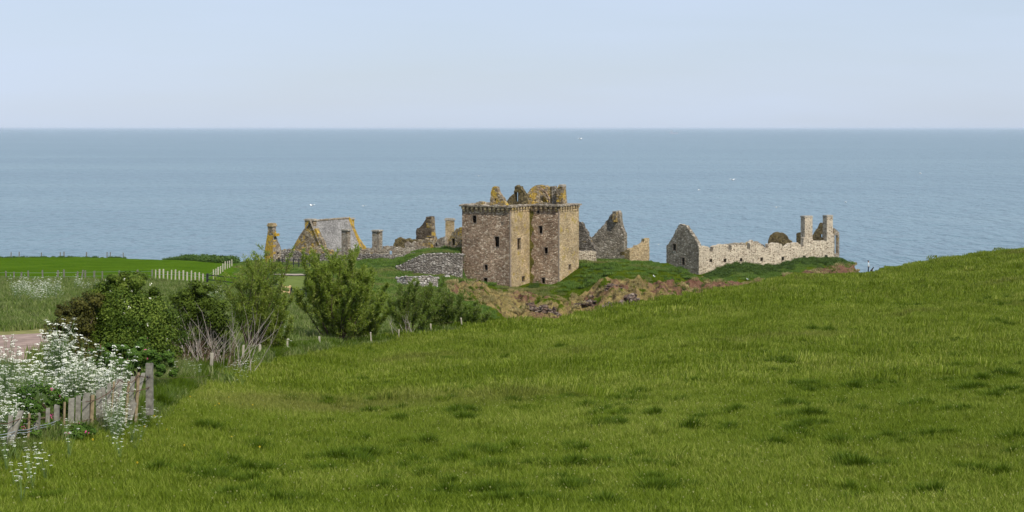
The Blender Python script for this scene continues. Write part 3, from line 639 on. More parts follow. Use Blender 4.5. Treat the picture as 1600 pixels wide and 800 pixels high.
curved('stone_wall', 'low whitish boulder wall in front of the curved retaining wall', [(620, 246, 434, 472), (635, 245, 433, 474), (655, 244.5, 431.5, 476), (672, 245, 431.5, 474), (684, 247, 434, 470)], WB, .8)
bp_ = P(697, 434, 283); bb = MB(bp_); bb.blob(bp_, (.75, .6, .5), 3, .2); bo = bb.build('boulder', WB, None, True, bp_); tag(bo, 'rounded white boulder at the left foot of the keep', 'boulder')
# turf on the retaining wall is scattered later

# ---- ruins right of the keep
wall('broken_gable', 'steep broken gable wall hugging the right side of the keep', [(900, 400), (900, 345), (907, 347), (910, 350), (912, 357), (916, 362), (920, 373), (926, 382), (931, 392), (932, 404), (900, 406)], 308, 306, stone('gable_rubble', [(.13, .11, .085), (.22, .19, .15), (.34, .30, .25)], (.2, .17, .13), lichen=.35, bump=.2), cat='ruin')
wall('rubble_wall', 'whitewashed wall strip at the foot of the steep broken gable', [(900, 408), (900, 392.5), (915, 392), (931, 393), (932, 408)], 303, 303, WH, rough=.05)
Q = T('ruined_tower', 950, 308, 'dark pointed ruin with a lichened chimney stub, between keep and stable range', 'ruin')
A = G2(921, 312); B = along(A, -TH, 976)
slab(Q, 'gable', A, B, [(920, 410), (920, 371), (928, 368.5), (933, 362), (942, 352), (949, 344), (952, 338), (956, 334), (960, 331), (965, 329), (968, 334), (969, 347), (971, 355), (975, 364), (976, 378), (976, 412)], 1.1, GY, rough=.16)
stack(Q, 'chimney_stub', 957, 963, 969.5, 308.75, 330, 347, TH, YL, cap=.2, capover=.02)
Cc = along(B, math.pi/2-TH, 984)
slab(Q, 'return_wall', B, Cc, [(976.1, 410), (976.1, 392), (980, 390), (984, 392), (984, 410)], .9, OL)
wall('ruined_wall', 'tan ruined wall stepping up to a narrow point at its right end', [(978, 410), (979, 391), (986, 388), (993, 387), (997, 383.5), (1003, 381.5), (1006, 379), (1007, 373), (1014.5, 372), (1015, 412)], 311, 314, BRY, cat='ruin')
# ---- stable range
Q = T('stable_range', 1180, 340, 'long roofless pale stone range with small square openings and two chimneys', 'ruin')
TS = R(31); K0 = G2(1092, 329); GL = along(K0, math.pi-TS, 1041); WE = along(K0, math.pi/2-TS-R(27), 1303)
WE = along(K0, R(32), 1303)
GL = along(K0, math.pi-R(58), 1041) if False else along(K0, math.pi-R(45), 1041)
slab(Q, 'gable_wall', GL, K0, [(1041, 425), (1041, 384), (1046, 378), (1052, 368), (1057, 358), (1061, 351), (1066, 351), (1072, 352.5), (1080, 364), (1091, 383), (1092, 436), (1060, 434)], .9, GY, rec=[(1051.5, 381, 1056.5, 391.5), (1065.5, 402.5, 1070, 414)], rough=.1, depth=.85)
wall_o = [(1092, 436), (1092, 384), (1106, 385), (1109, 387), (1109, 393.5), (1113.5, 393.5), (1114, 386), (1120, 383.5), (1130, 382), (1138, 382.5), (1138, 391), (1142.5, 391), (1143, 383), (1152, 383), (1160, 383.5), (1167, 383), (1167, 390.5), (1172, 390.5), (1172, 380), (1176, 375), (1178, 379), (1186, 381), (1192, 384), (1196, 388), (1200, 388), (1200, 381.5), (1212, 380), (1221, 381), (1223, 386), (1228, 385), (1233, 381), (1247, 379), (1251, 382), (1251, 386), (1255, 386), (1256, 372), (1270, 372), (1270, 377), (1292, 377), (1292, 366), (1303, 366), (1303, 418), (1200, 428), (1150, 430)]
lw = slab(Q, 'long_wall', K0, WE, wall_o, .9, WH, rec=[(1109.0, 405.0, 1113.1, 409.6), (1130.5, 404.0, 1135.1, 409.6), (1156.0, 403.5, 1160.1, 408.6), (1188.0, 402.5, 1192.1, 408.1), (1221.0, 401.0, 1225.1, 407.1), (1254.5, 399.5, 1259.1, 407.6), (1288.5, 398.5, 1293.1, 407.6)], rough=.1, frames=False, depth=.8)
eY = WE.y
stack(Q, 'chimney', 1251, 1257.5, 1269.5, hit(1262, 400, K0, WE).y-.15, 337.5, 378, R(58), WH, cap=.3, capover=.1)
stack(Q, 'chimney', 1285.5, 1292, 1301.5, hit(1296, 400, K0, WE).y-.1, 336.5, 372, R(58), WH, cap=.3, capover=.04)
EE = along(WE, math.pi/2-R(32)+R(0), 1311.5)
slab(Q, 'end_wall', WE, EE, [(1303.1, 418), (1303.1, 356), (1311.5, 363), (1311.5, 415)], .5, RL, thru=[(1304.3, 368, 1309.3, 396)], rough=.04, frames=False)
bk1 = MB(Q.location); 
A = G2(1244, 356); B = G2(1296, 352)
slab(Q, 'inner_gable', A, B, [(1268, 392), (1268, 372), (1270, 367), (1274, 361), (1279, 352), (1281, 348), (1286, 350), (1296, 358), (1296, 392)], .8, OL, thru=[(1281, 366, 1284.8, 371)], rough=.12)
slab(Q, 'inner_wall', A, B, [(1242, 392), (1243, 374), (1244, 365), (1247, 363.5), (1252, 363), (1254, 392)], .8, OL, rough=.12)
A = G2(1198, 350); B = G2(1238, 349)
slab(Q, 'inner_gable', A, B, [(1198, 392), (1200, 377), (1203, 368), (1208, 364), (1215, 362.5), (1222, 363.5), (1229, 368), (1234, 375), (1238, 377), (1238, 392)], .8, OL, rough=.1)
A = G2(1100, 345); B = G2(1195, 352)
slab(Q, 'rear_wall', A, B, [(1100, 410), (1100, 390), (1120, 386), (1138, 381), (1150, 379.5), (1165, 380), (1172, 377), (1184, 377), (1192, 382), (1195, 384), (1195, 410)], .8, RL, rough=.12)
# rock faces showing through the bank
ROCK = stone('grey_rock', [(.17, .115, .085), (.27, .195, .15), (.38, .30, .24), (.20, .13, .095)], (.05, .033, .024), msize=.05, scale=.9, lichen=.1, bump=.5)
for px, Y, w_, h_, d_, lb in ((968, 262.5, 3.4, 2.0, 1.3, 'dark grey rock outcrop with a deep shadowed hollow, low in the red bank'), (995, 263, 2.8, 2.1, 1.3, 'pale cracked rock face right of the hollow in the bank'), (940, 262.5, 3.0, 1.6, 1.3, 'broken rock at the left end of the grey outcrop'),
                              (1024, 266, 2.6, 1.0, 1.3, 'small brown rock ledge close above the meadow edge'), (838, 264, 2.8, 1.3, 1.2, 'grey jagged rocks in the dry bank below the keep'), (868, 265, 2.0, 1.1, 1.0, 'narrow grey rock low in the dry bank, right of the jagged ones'), (914, 269, 2.4, .7, 1.0, 'flat weathered rock at the left end of the red cliff'), (1066, 273, 2.4, .9, 1.1, 'brown ledge in the red earth slope below the stable gable'),
                              (958, 272, 3.2, .4, 1.0, 'thin overhanging turf ledge above red earth')):
    p = gp(px, Y); mb = MB(p)
    for k in range(16):
        q = gp(px+random.uniform(-1, 1)*w_*5.2, Y+random.uniform(-.6, 1.8)*d_); q.z += random.uniform(0, .5)*h_
        mb.blob(q, (random.uniform(.35, .8), .55, random.uniform(.25, .6)*min(1.2, h_*.7)), px+k*3, .38, 1.5, 2)
    tag(mb.build('rock_outcrop', ROCK, None, False, p), lb, 'rock', 'rocks showing in the bank')

# ------------------------------------------------------------ plants: materials
def leafmat(name, cols, trans=.35, scale=.35, dry=None, rough=.6, spec=.12):
    m, n, l, b, o = newmat(name); geo = n.new('ShaderNodeNewGeometry')
    va = n.new('ShaderNodeVertexColor'); va.layer_name = 'rnd'; sp = n.new('ShaderNodeSeparateColor'); l(va.outputs[0], sp.inputs[0])
    nz_ = nnoise(n, l, geo.outputs['Position'], scale, 4, .6)
    a = n.new('ShaderNodeMath'); a.operation = 'MULTIPLY_ADD'; l(sp.outputs[0], a.inputs[0]); a.inputs[1].default_value = .5; 
    h = n.new('ShaderNodeMath'); h.operation = 'MULTIPLY'; l(nz_.outputs['Fac'], h.inputs[0]); h.inputs[1].default_value = .62; l(h.outputs[0], a.inputs[2])
    r = ramp(n, [(.15+.7*i/(len(cols)-1), c) for i, c in enumerate(cols)]); l(a.outputs[0], r.inputs[0])
    c = r.outputs[0]
    if dry:
        nd_ = nnoise(n, l, geo.outputs['Position'], dry[2], 3, .5)
        c = mixc(n, l, mrange(n, l, nd_.outputs['Fac'], dry[1], dry[1]+.12, 0, dry[3] if len(dry) > 3 else .7), c, dry[0])
    l(c, b.inputs['Base Color']); b.inputs['Roughness'].default_value = rough; b.inputs['Specular IOR Level'].default_value = spec
    t = n.new('ShaderNodeBsdfTranslucent'); l(c, t.inputs[0]); ms = n.new('ShaderNodeMixShader'); ms.inputs[0].default_value = trans
    l(b.outputs[0], ms.inputs[1]); l(t.outputs[0], ms.inputs[2]); l(ms.outputs[0], o.inputs[0]); return m
G_MEAD = leafmat('meadow_grass', [(.068, .105, .004), (.128, .182, .010), (.185, .245, .020), (.36, .38, .08)], .35, .12, dry=((.20, .18, .05), .60, .07, .5))
G_DARK = leafmat('tussock_grass', [(.040, .075, .003), (.072, .120, .006), (.11, .165, .012)], .3, .4)
G_ROUGH = leafmat('rough_grass', [(.052, .092, .014), (.10, .155, .024), (.16, .215, .045), (.31, .31, .14)], .35, .35, dry=((.20, .19, .07), .60, .22, .5))
G_FAR = leafmat('coast_grass', [(.06, .12, .018), (.11, .19, .028), (.17, .24, .05)], .3, .3, dry=((.26, .24, .085), .52, .09, .8))
G_TAN = leafmat('dry_grass', [(.20, .16, .06), (.34, .27, .11), (.44, .36, .17), (.16, .17, .05)], .3, .4)
NETTLE = leafmat('nettle_leaf', [(.022, .05, .008), (.05, .09, .014), (.09, .14, .025)], .2, .5)

def colmesh(name, V, F, rnd, mat):
    """V (n,3), F list of index tuples, rnd one value per vertex"""
    me = bpy.data.meshes.new(name); me.from_pydata(V if isinstance(V, list) else V.tolist(), [], F if isinstance(F, list) else F.tolist()); me.update()
    ca = me.color_attributes.new('rnd', 'FLOAT_COLOR', 'POINT'); r = np.asarray(rnd, float)
    ca.data.foreach_set('color', np.stack([r, r, r, np.ones_like(r)], -1).reshape(-1)); me.materials.append(mat); return me
def blades(name, rad, nb, h0, h1, w, mat, lean=.35, clump=0):
    a = rng.uniform(0, 2*math.pi, nb); r = rad*np.sqrt(rng.uniform(0, 1, nb)) if not clump else np.abs(rng.normal(0, rad*.45, nb))
    x = r*np.cos(a); y = r*np.sin(a); th = rng.uniform(0, math.pi, nb); h = rng.uniform(h0, h1, nb)*(1-.35*(r/rad)**2 if not clump else np.clip(1.1-.5*r/rad, .4, 1.1))
    la = rng.uniform(0, 2*math.pi, nb) if not clump else a+rng.normal(0, .5, nb); ll = h*lean*rng.uniform(.2, 1.4, nb)*(1 if not clump else (.3+r/rad))
    dx, dy = np.cos(th)*w/2, np.sin(th)*w/2; lx, ly = np.cos(la)*ll, np.sin(la)*ll; z0 = -.08
    P_ = np.stack([np.stack([x-dx, y-dy, np.full(nb, z0)], -1), np.stack([x+dx, y+dy, np.full(nb, z0)], -1),
                   np.stack([x-dx*.8+lx*.35, y-dy*.8+ly*.35, h*.6], -1), np.stack([x+dx*.8+lx*.35, y+dy*.8+ly*.35, h*.6], -1),
                   np.stack([x+lx, y+ly, h], -1)], 1).reshape(-1, 3)
    F_ = []
    for i in range(nb): q = i*5; F_ += [(q, q+1, q+3, q+2), (q+2, q+3, q+4)]
    return colmesh(name, P_, F_, np.repeat(rng.uniform(0, 1, nb), 5), mat)
def proto_coll(name, meshes):
    c = bpy.data.collections.new(name)
    for me_ in meshes: c.objects.link(bpy.data.objects.new(me_.name, me_))
    return c
def scatter(name, pts, coll, nproto, scl, label=None, cat=None, tilt=.12):
    pts = np.asarray(pts); N = len(pts)
    me = bpy.data.meshes.new(name); me.from_pydata(pts.tolist(), [], []); me.update()
    for nm_, ty, arr in (('rot', 'FLOAT_VECTOR', np.stack([rng.normal(0, tilt, N), rng.normal(0, tilt, N), rng.uniform(0, 6.283, N)], -1)),
                         ('scl', 'FLOAT_VECTOR', np.asarray(scl) if np.ndim(scl) == 2 else np.repeat(np.asarray(scl)[:, None], 3, 1)),
                         ('idx', 'INT', rng.integers(0, nproto, N))):
        a = me.attributes.new(nm_, ty, 'POINT'); a.data.foreach_set('vector' if ty != 'INT' else 'value', arr.reshape(-1))
    o = obj(name, me); o['kind'] = 'stuff'
    if label: o['label'] = label; o['category'] = cat
    ng = bpy.data.node_groups.new(name, 'GeometryNodeTree')
    ng.interface.new_socket('Geometry', in_out='INPUT', socket_type='NodeSocketGeometry'); ng.interface.new_socket('Geometry', in_out='OUTPUT', socket_type='NodeSocketGeometry')
    n = ng.nodes; l = ng.links.new; gi = n.new('NodeGroupInput'); go = n.new('NodeGroupOutput'); ip = n.new('GeometryNodeInstanceOnPoints')
    ci = n.new('GeometryNodeCollectionInfo'); ci.inputs['Collection'].default_value = coll
    ci.inputs['Separate Children'].default_value = True; ci.inputs['Reset Children'].default_value = True
    l(gi.outputs[0], ip.inputs['Points']); l(ci.outputs[0], ip.inputs['Instance']); ip.inputs['Pick Instance'].default_value = True
    for nm_, dt, sock in (('rot', 'FLOAT_VECTOR', 'Rotation'), ('scl', 'FLOAT_VECTOR', 'Scale'), ('idx', 'INT', 'Instance Index')):
        na = n.new('GeometryNodeInputNamedAttribute'); na.data_type = dt; na.inputs['Name'].default_value = nm_
        l([q for q in na.outputs if q.enabled][0], ip.inputs[sock])
    l(ip.outputs[0], go.inputs[0]); md = o.modifiers.new('scatter', 'NODES'); md.node_group = ng; return o
def sample(n, px0, px1, y0, y1, keep=None):
    """points spread evenly over the ground between two depths and two view columns"""
    Y = np.sqrt(rng.uniform(y0*y0, y1*y1, n)); px = rng.uniform(px0, px1, n); X = (px-800)/F*Y
    ok = np.ones(n, bool) if keep is None else keep(px, Y); X, Y, px = X[ok], Y[ok], px[ok]
    return np.stack([X, Y, grounds(X, Y)], -1), px
crestY = lambda px: np.interp(px, [700, 722, 760, 800, 860, 905, 960, 1045, 1092, 1150, 1200, 1250, 1310, 1352, 1500, 1600, 2200], [133, 136, 139, 143, 148, 151, 156, 163, 170, 180, 195, 215, 226, 236, 235, 232, 228])
inm = lambda px, Y: (Y < edgeY(px)-.5) & (Y < crestY(px)+3)
# ------------------------------------------------------------ meadow grass
cn = proto_coll('meadow_near', [blades('tuft_near', .55, 420, .10, .27, .013, G_MEAD, .6) for _ in range(4)])
cm = proto_coll('meadow_mid', [blades('tuft_mid', 1.25, 620, .12, .32, .026, G_MEAD, .5) for _ in range(4)])
cf_ = proto_coll('meadow_far', [blades('tuft_far', 2.0, 620, .14, .36, .05, G_MEAD, .4) for _ in range(3)])
def scl_n(N, a=.8, b=1.25): s_ = rng.uniform(a, b, N); return np.stack([s_, s_, s_*rng.uniform(.75, 1.25, N)], -1)
p1, _ = sample(8200, -80, 1680, 31, 68, inm)
p2, _ = sample(5200, -80, 1680, 64, 125, inm)
p3, _ = sample(4600, 500, 1700, 120, 240, lambda px, Y: inm(px, Y) & ~((px > 1328) & (px < 1392) & (Y > 212)))
p4, _ = sample(900, 1322, 1398, 209, 240, inm)
for nm_, p_, c_, k_ in (('meadow_grass', p4, cm, 4), ('meadow_grass', p1, cn, 4), ('meadow_grass', p2, cm, 4), ('meadow_grass', p3, cf_, 3)): scatter(nm_, p_, c_, k_, scl_n(len(p_)) if p_ is not p4 else scl_n(len(p_), .45, .7))
# darker tussocks: the dark patches seen in the photo (px, py, width px) and many faint ones
tus = [(500, 700, 60), (622, 718, 60), (650, 738, 90), (620, 668, 50), (645, 645, 40), (730, 660, 60), (800, 565, 80), (705, 568, 40), (600, 565, 50), (885, 548, 70), (1045, 538, 60), (1120, 572, 60), (1265, 543, 60),
       (1375, 452, 50), (1425, 525, 60), (1455, 548, 60), (1170, 727, 90), (980, 740, 70), (1380, 697, 80), (1470, 690, 70), (1340, 735, 60), (1530, 750, 110), (1590, 715, 60), (1240, 690, 50), (960, 672, 60), (865, 632, 90), (985, 625, 60),
       (1130, 655, 60), (1370, 612, 70), (1590, 580, 60), (1560, 625, 70), (500, 745, 50), (90, 790, 80), (590, 775, 40), (770, 780, 60), (1040, 775, 90), (1340, 775, 70), (1500, 650, 60), (1240, 437, 40), (1560, 396, 30), (1520, 452, 60), (1590, 480, 50), (1240, 640, 60), (1440, 640, 60),
       (540, 590, 60), (700, 540, 60), (1000, 500, 60), (1310, 470, 50), (1060, 600, 60), (820, 700, 60), (900, 775, 60), (1420, 590, 60), (680, 605, 60), (420, 690, 60), (360, 760, 60), (760, 620, 70)]
mY = np.linspace(30, 240, 600)
def atpix(px, py):
    X = U(px)*mY; z = grounds(X, mY); pp = 200+(CZ-z)/mY*F; k = np.where(pp <= py)[0]; k = k[0] if len(k) else 599
    return Vector((X[k], mY[k], z[k]))
G_MID = leafmat('coarse_grass', [(.055, .092, .003), (.10, .152, .006), (.145, .20, .012)], .3, .4)
ct = proto_coll('tussocks', [blades('soft_tussock', .6, 420, .16, .40, .017, G_MID, .7, clump=1) for _ in range(2)]+[blades('tussock', .42, 420, .22, .52, .017, G_DARK, .7, clump=1) for _ in range(3)])
tp = []; ts = []
for _ in range(150): tus.append((random.uniform(250, 1600), random.uniform(445, 800), random.uniform(25, 90)))
tus = [t for t in tus if t[1] > np.interp(t[0], [250, 600, 800, 1100, 1250, 1600], [680, 545, 520, 475, 445, 410])]
for px, py, w in tus:
    c_ = atpix(px, py); wm = w/F*c_.y
    k = int(4+wm*3.2)
    for _ in range(k):
        x = c_.x+random.gauss(0, .28)*wm; y = c_.y+random.gauss(0, .32)*wm*1.3
        tp.append((x, y, ground(x, y))); s_ = random.uniform(.6, 1.15)*(1+c_.y/260); ts.append((s_, s_, s_*random.uniform(.45, .8)))
pp_, ppx = sample(900, -60, 1680, 33, 238, inm)
for q in pp_:
    if q[1] < 205 and noise.noise(Vector(q)*.09+Vector((3, 9, 0))) > -.05: s_ = random.uniform(.4, 1.0)*(1+q[1]/220); tp.append(tuple(q)); ts.append((s_, s_, s_*.5))
scatter('grass_tussocks', tp, ct, 5, ts)
# seed heads / buttercups catch the light between the blades
def flecks(name, mat, n, s0, hz_, px0, px1, y0, y1, keep=None):
    V_ = []; F_ = []; p_, _ = sample(n, px0, px1, y0, y1, keep)
    for q in p_:
        h = random.uniform(*hz_); s_ = s0*random.uniform(.7, 1.3); i = len(V_); dx, dy = random.uniform(-.1, .1), random.uniform(-.1, .1)
        x, y, z = q[0]+dx, q[1]+dy, q[2]+h
        V_ += [(x-s_, y, z), (x, y-s_*.7, z+s_*.4), (x+s_, y, z), (x, y+s_*.7, z+s_*.4), (x, y, z+s_), (x, y, z-s_)]; F_ += [(i, i+1, i+2, i+3), (i, i+5, i+2, i+4)]
    me = mesh(name, V_, F_); o = obj(name, me, mat); o['kind'] = 'stuff'; return o
PALE = plain('seed_head', (.42, .42, .17), .9, .2); WHT = plain('white_petal', (.78, .78, .66), .9, .08); YEL = plain('yellow_petal', (.75, .55, .03), .8, .1)
flecks('grass_seed_heads', PALE, 5200, .016, (.22, .38), -60, 1680, 33, 100, inm)
flecks('buttercups', YEL, 26, .025, (.2, .34), 150, 420, 40, 62, lambda px, Y: Y < edgeY(px)+2)
# ------------------------------------------------------------ rough grass beyond the fence and on the coast
notroad = lambda px, Y: ~((Y > 65) & (Y < 100) & (px < np.interp(Y, [65, 78, 90, 95, 100], [78, 95, 116, 126, 120])))
cr1 = proto_coll('rough_near', [blades('rough_tuft', .5, 260, .25, .65, .018, G_ROUGH, .55) for _ in range(4)])
cr2 = proto_coll('rough_far', [blades('rough_clump', 1.3, 420, .22, .62, .05, G_ROUGH, .5) for _ in range(4)])
rk = lambda px, Y: (Y > edgeY(px)-1.5) & notroad(px, Y)
pr, _ = sample(2600, -120, 420, 40, 74, rk); scatter('rough_grass', pr, cr1, 4, scl_n(len(pr), .6, 1.05))
pr, _ = sample(3600, -120, 800, 66, 198, lambda px, Y: rk(px, Y) & (Y > 66) & ~((px > 340) & (Y > 190)) & ((px < 700) | (Y < 150))); scatter('rough_grass', pr, cr2, 4, scl_n(len(pr), .7, 1.15))
# darker band of long grass along the meadow edge
ck = proto_coll('verge_clumps', [blades('verge_clump', .55, 320, .35, .85, .025, G_DARK, .6, clump=1) for _ in range(3)])
ep = []; es = []; fyy = lambda px: 42.0+px/238*8.0
for _ in range(120):
    px = random.uniform(-40, 225); Y = float(fyy(px))+random.uniform(-.9, .5); p = gp(px, Y); ep.append(tuple(p)); s_ = random.uniform(.4, .62); es.append((s_, s_, s_*random.uniform(.6, .95)))
for _ in range(520):
    px = random.uniform(-40, 745) if random.random() < .5 else random.uniform(180, 480); Y = float(edgeY(px))+abs(random.gauss(0, 2.6))*(1 if px > 480 else 1.3)-1.0*(px < 480)*random.random()*2
    p = gp(px, Y); ep.append(tuple(p)); s_ = random.uniform(.6, 1.1)*(.5+Y/170); es.append((s_, s_, s_*random.uniform(.6, 1.0)))
scatter('verge_grass', ep, ck, 3, es)
# coast turf
cc = proto_coll('coast_clumps', [blades('coast_clump', 1.3, 380, .12, .42, .07, G_FAR, .6) for _ in range(4)])
cliffv = lambda X, Y: None
def czone(px, Y):
    i = np.clip(np.searchsorted(PXS, px)-1, 0, len(PXS)-2); j = np.clip(np.searchsorted(YS, Y)-1, 0, len(YS)-2); return cliff[i, j]
offkeep = lambda px, Y: ~((px > 722) & (px < 905) & (Y > 288) & (Y < 305))
pr, px_ = sample(5200, 330, 1362, 200, 345, lambda px, Y: (czone(px, Y) < .3) & ~((px > 400) & (px < 505) & (Y < 268)) & ~((px > 700) & (Y < 238)) & offkeep(px, Y) & (Y < np.interp(px, [330, 372, 560, 800, 1040, 1350], [325, 300, 296, 330, 300, 350])) & ~((px<372)&(Y>204)))
scatter('coast_grass', pr, cc, 4, scl_n(len(pr), .6, 1.1))
ctn = proto_coll('dry_clumps', [blades('dry_clump', 1.0, 170, .15, .55, .07, G_TAN, .8) for _ in range(3)])
pr, px_ = sample(2100, 690, 1365, 240, 345, lambda px, Y: (czone(px, Y) > .3) & (np.array([noise.noise(Vector((a*.03, b_*.12, 0))) for a, b_ in zip(px, Y)]) > -.12))
scatter('dry_grass', pr, ctn, 3, scl_n(len(pr), .5, 1.1), tilt=.3)
# turf ridge on top of the retaining wall
tp = []; ts = []
for _ in range(170):
    px = random.uniform(622, 722); Y = random.uniform(288.8, 297); tp.append(tuple(gp(px, Y))); ts.append(random.uniform(.28, .45))
scatter('wall_top_turf', tp, cc, 4, ts)
# nettles and docks under the stable range and round the keep foot
def leafclump(name, n, rad, h, ls, mat, up=.4, flat=1.0):
    V_ = np.zeros((n, 4, 3)); 
    for i in range(n):
        d = Vector((random.gauss(0, 1), random.gauss(0, 1), random.gauss(0, 1))).normalized(); r = random.random()**.45
        c_ = Vector((d.x*rad*r, d.y*rad*r, (d.z*.5+.5)*h*(.35+.65*r)))
        nn_ = (d+Vector((random.gauss(0, .6), random.gauss(0, .6), random.gauss(0, .6)+up))).normalized(); a = nn_.orthogonal().normalized()
        a = (a*math.cos(i)+nn_.cross(a)*math.sin(i)); b_ = nn_.cross(a); s_ = ls*random.uniform(.6, 1.3)
        for k_, q in enumerate((a*s_, b_*s_*.55, -a*s_, -b_*s_*.55)): V_[i, k_] = c_+q
    F_ = np.arange(n*4).reshape(n, 4); return colmesh(name, V_.reshape(-1, 3), F_, np.repeat(rng.uniform(0, 1, n), 4), mat)
cl_ = proto_coll('nettles', [leafclump('nettle_patch', 320, .9, .95, .10, NETTLE) for _ in range(3)])
np_ = []; ns = []
for _ in range(420):
    px = random.choice([random.uniform(1108, 1215), random.uniform(1225, 1318), random.uniform(1100, 1330)]); Y = np.interp(px, [1095, 1330], [318, 341])-abs(random.gauss(0, 6))+1
    np_.append(tuple(gp(px, Y))); ns.append(random.uniform(.45, 1.05))
for _ in range(90):
    px = random.choice([random.uniform(1112, 1210), random.uniform(1228, 1318)]); Y = np.interp(px, [1092, 1303], [329, 341.5])-random.uniform(.8, 2.5); np_.append(tuple(gp(px, Y))); ns.append(random.uniform(.45, .95))
for _ in range(60):
    px = random.uniform(906, 955); Y = random.uniform(279, 296); np_.append(tuple(gp(px, Y))); ns.append(random.uniform(.3, .6))
for _ in range(18): px = random.uniform(822, 842); np_.append(tuple(gp(px, random.uniform(285, 290)))); ns.append(random.uniform(.3, .7))
for _ in range(60): px = random.uniform(1040, 1100); np_.append(tuple(gp(px, random.uniform(275, 300)))); ns.append(random.uniform(.2, .55))
scatter('nettles', np_, cl_, 3, ns)
# long vegetation along the far cliff edge hedge (left)
hp = []; hs_ = []
for _ in range(230):
    t = random.random(); px = 255+t*112; Y = (345-t*28)+random.gauss(0, 1.5)-abs(random.gauss(0, 4))*(t > .25); hp.append(tuple(gp(px, Y))); hs_.append(random.uniform(.45, 1.0)*(0.5+min(1, t*2.2)*.6))
for _ in range(260):
    px = random.uniform(-30, 270); hp.append(tuple(gp(px, 350.5+random.gauss(0, .5)))); hs_.append(random.uniform(.2, .42))
scatter('cliff_edge_growth', hp, proto_coll('edge_growth', [leafclump('edge_patch', 260, 1.3, 1.3, .16, leafmat('edge_leaf', [(.035, .085, .015), (.07, .13, .025), (.12, .18, .04)], .3)) for _ in range(2)]), 2, hs_)

# ------------------------------------------------------------ shrubs
BARK = plain('bark', (.085, .065, .042), .9, .3, 5); DEADW = plain('dead_wood', (.36, .31, .26), .9, .25, 6)
H_LEAF = leafmat('hawthorn_leaf', [(.018, .036, .004), (.048, .085, .008), (.10, .15, .016), (.20, .25, .04)], .3, .8)
B_LEAF = leafmat('bronze_leaf', [(.035, .035, .008), (.075, .075, .014), (.12, .11, .02)], .25, .9)
R_LEAF = leafmat('rose_leaf', [(.025, .060, .008), (.06, .12, .014), (.11, .18, .025)], .25, .8)
W_LEAF = leafmat('willow_leaf', [(.085, .13, .012), (.165, .235, .022), (.25, .32, .045), (.36, .39, .11)], .5, .9)
W2_LEAF = leafmat('sallow_leaf', [(.08, .135, .014), (.145, .22, .026), (.21, .28, .05), (.31, .33, .13)], .5, .9)
BLOS = plain('blossom', (.74, .72, .58), .9, .08); ROSE = plain('rose_petal', (.55, .055, .22), .7, .25)
def quads(cs, ns, size, asp, jit=.35):
    """one quad per centre, long axis random in the plane of its normal"""
    cs = np.asarray(cs); ns = np.asarray(ns); N = len(cs); ns = ns/np.linalg.norm(ns, axis=1, keepdims=True)
    r = rng.normal(0, 1, (N, 3)); a = np.cross(ns, r); a /= np.linalg.norm(a, axis=1, keepdims=True)+1e-9; b = np.cross(ns, a)
    s = (size*rng.uniform(1-jit, 1+jit, N))[:, None]; V_ = np.stack([cs+a*s, cs+b*s*asp, cs-a*s, cs-b*s*asp], 1); return V_.reshape(-1, 3), np.arange(N*4).reshape(N, 4)
def quads_dir(cs, dirs, size, asp):
    cs = np.asarray(cs); a = np.asarray(dirs); a = a/(np.linalg.norm(a, axis=1, keepdims=True)+1e-9); N = len(cs)
    b = np.cross(a, rng.normal(0, 1, (N, 3))); b /= np.linalg.norm(b, axis=1, keepdims=True)+1e-9; s = (size*rng.uniform(.6, 1.3, N))[:, None]
    V_ = np.stack([cs, cs+a*s*.9+b*s*asp, cs+a*s*2, cs+a*s*.9-b*s*asp], 1); return V_.reshape(-1, 3), np.arange(N*4).reshape(N, 4)
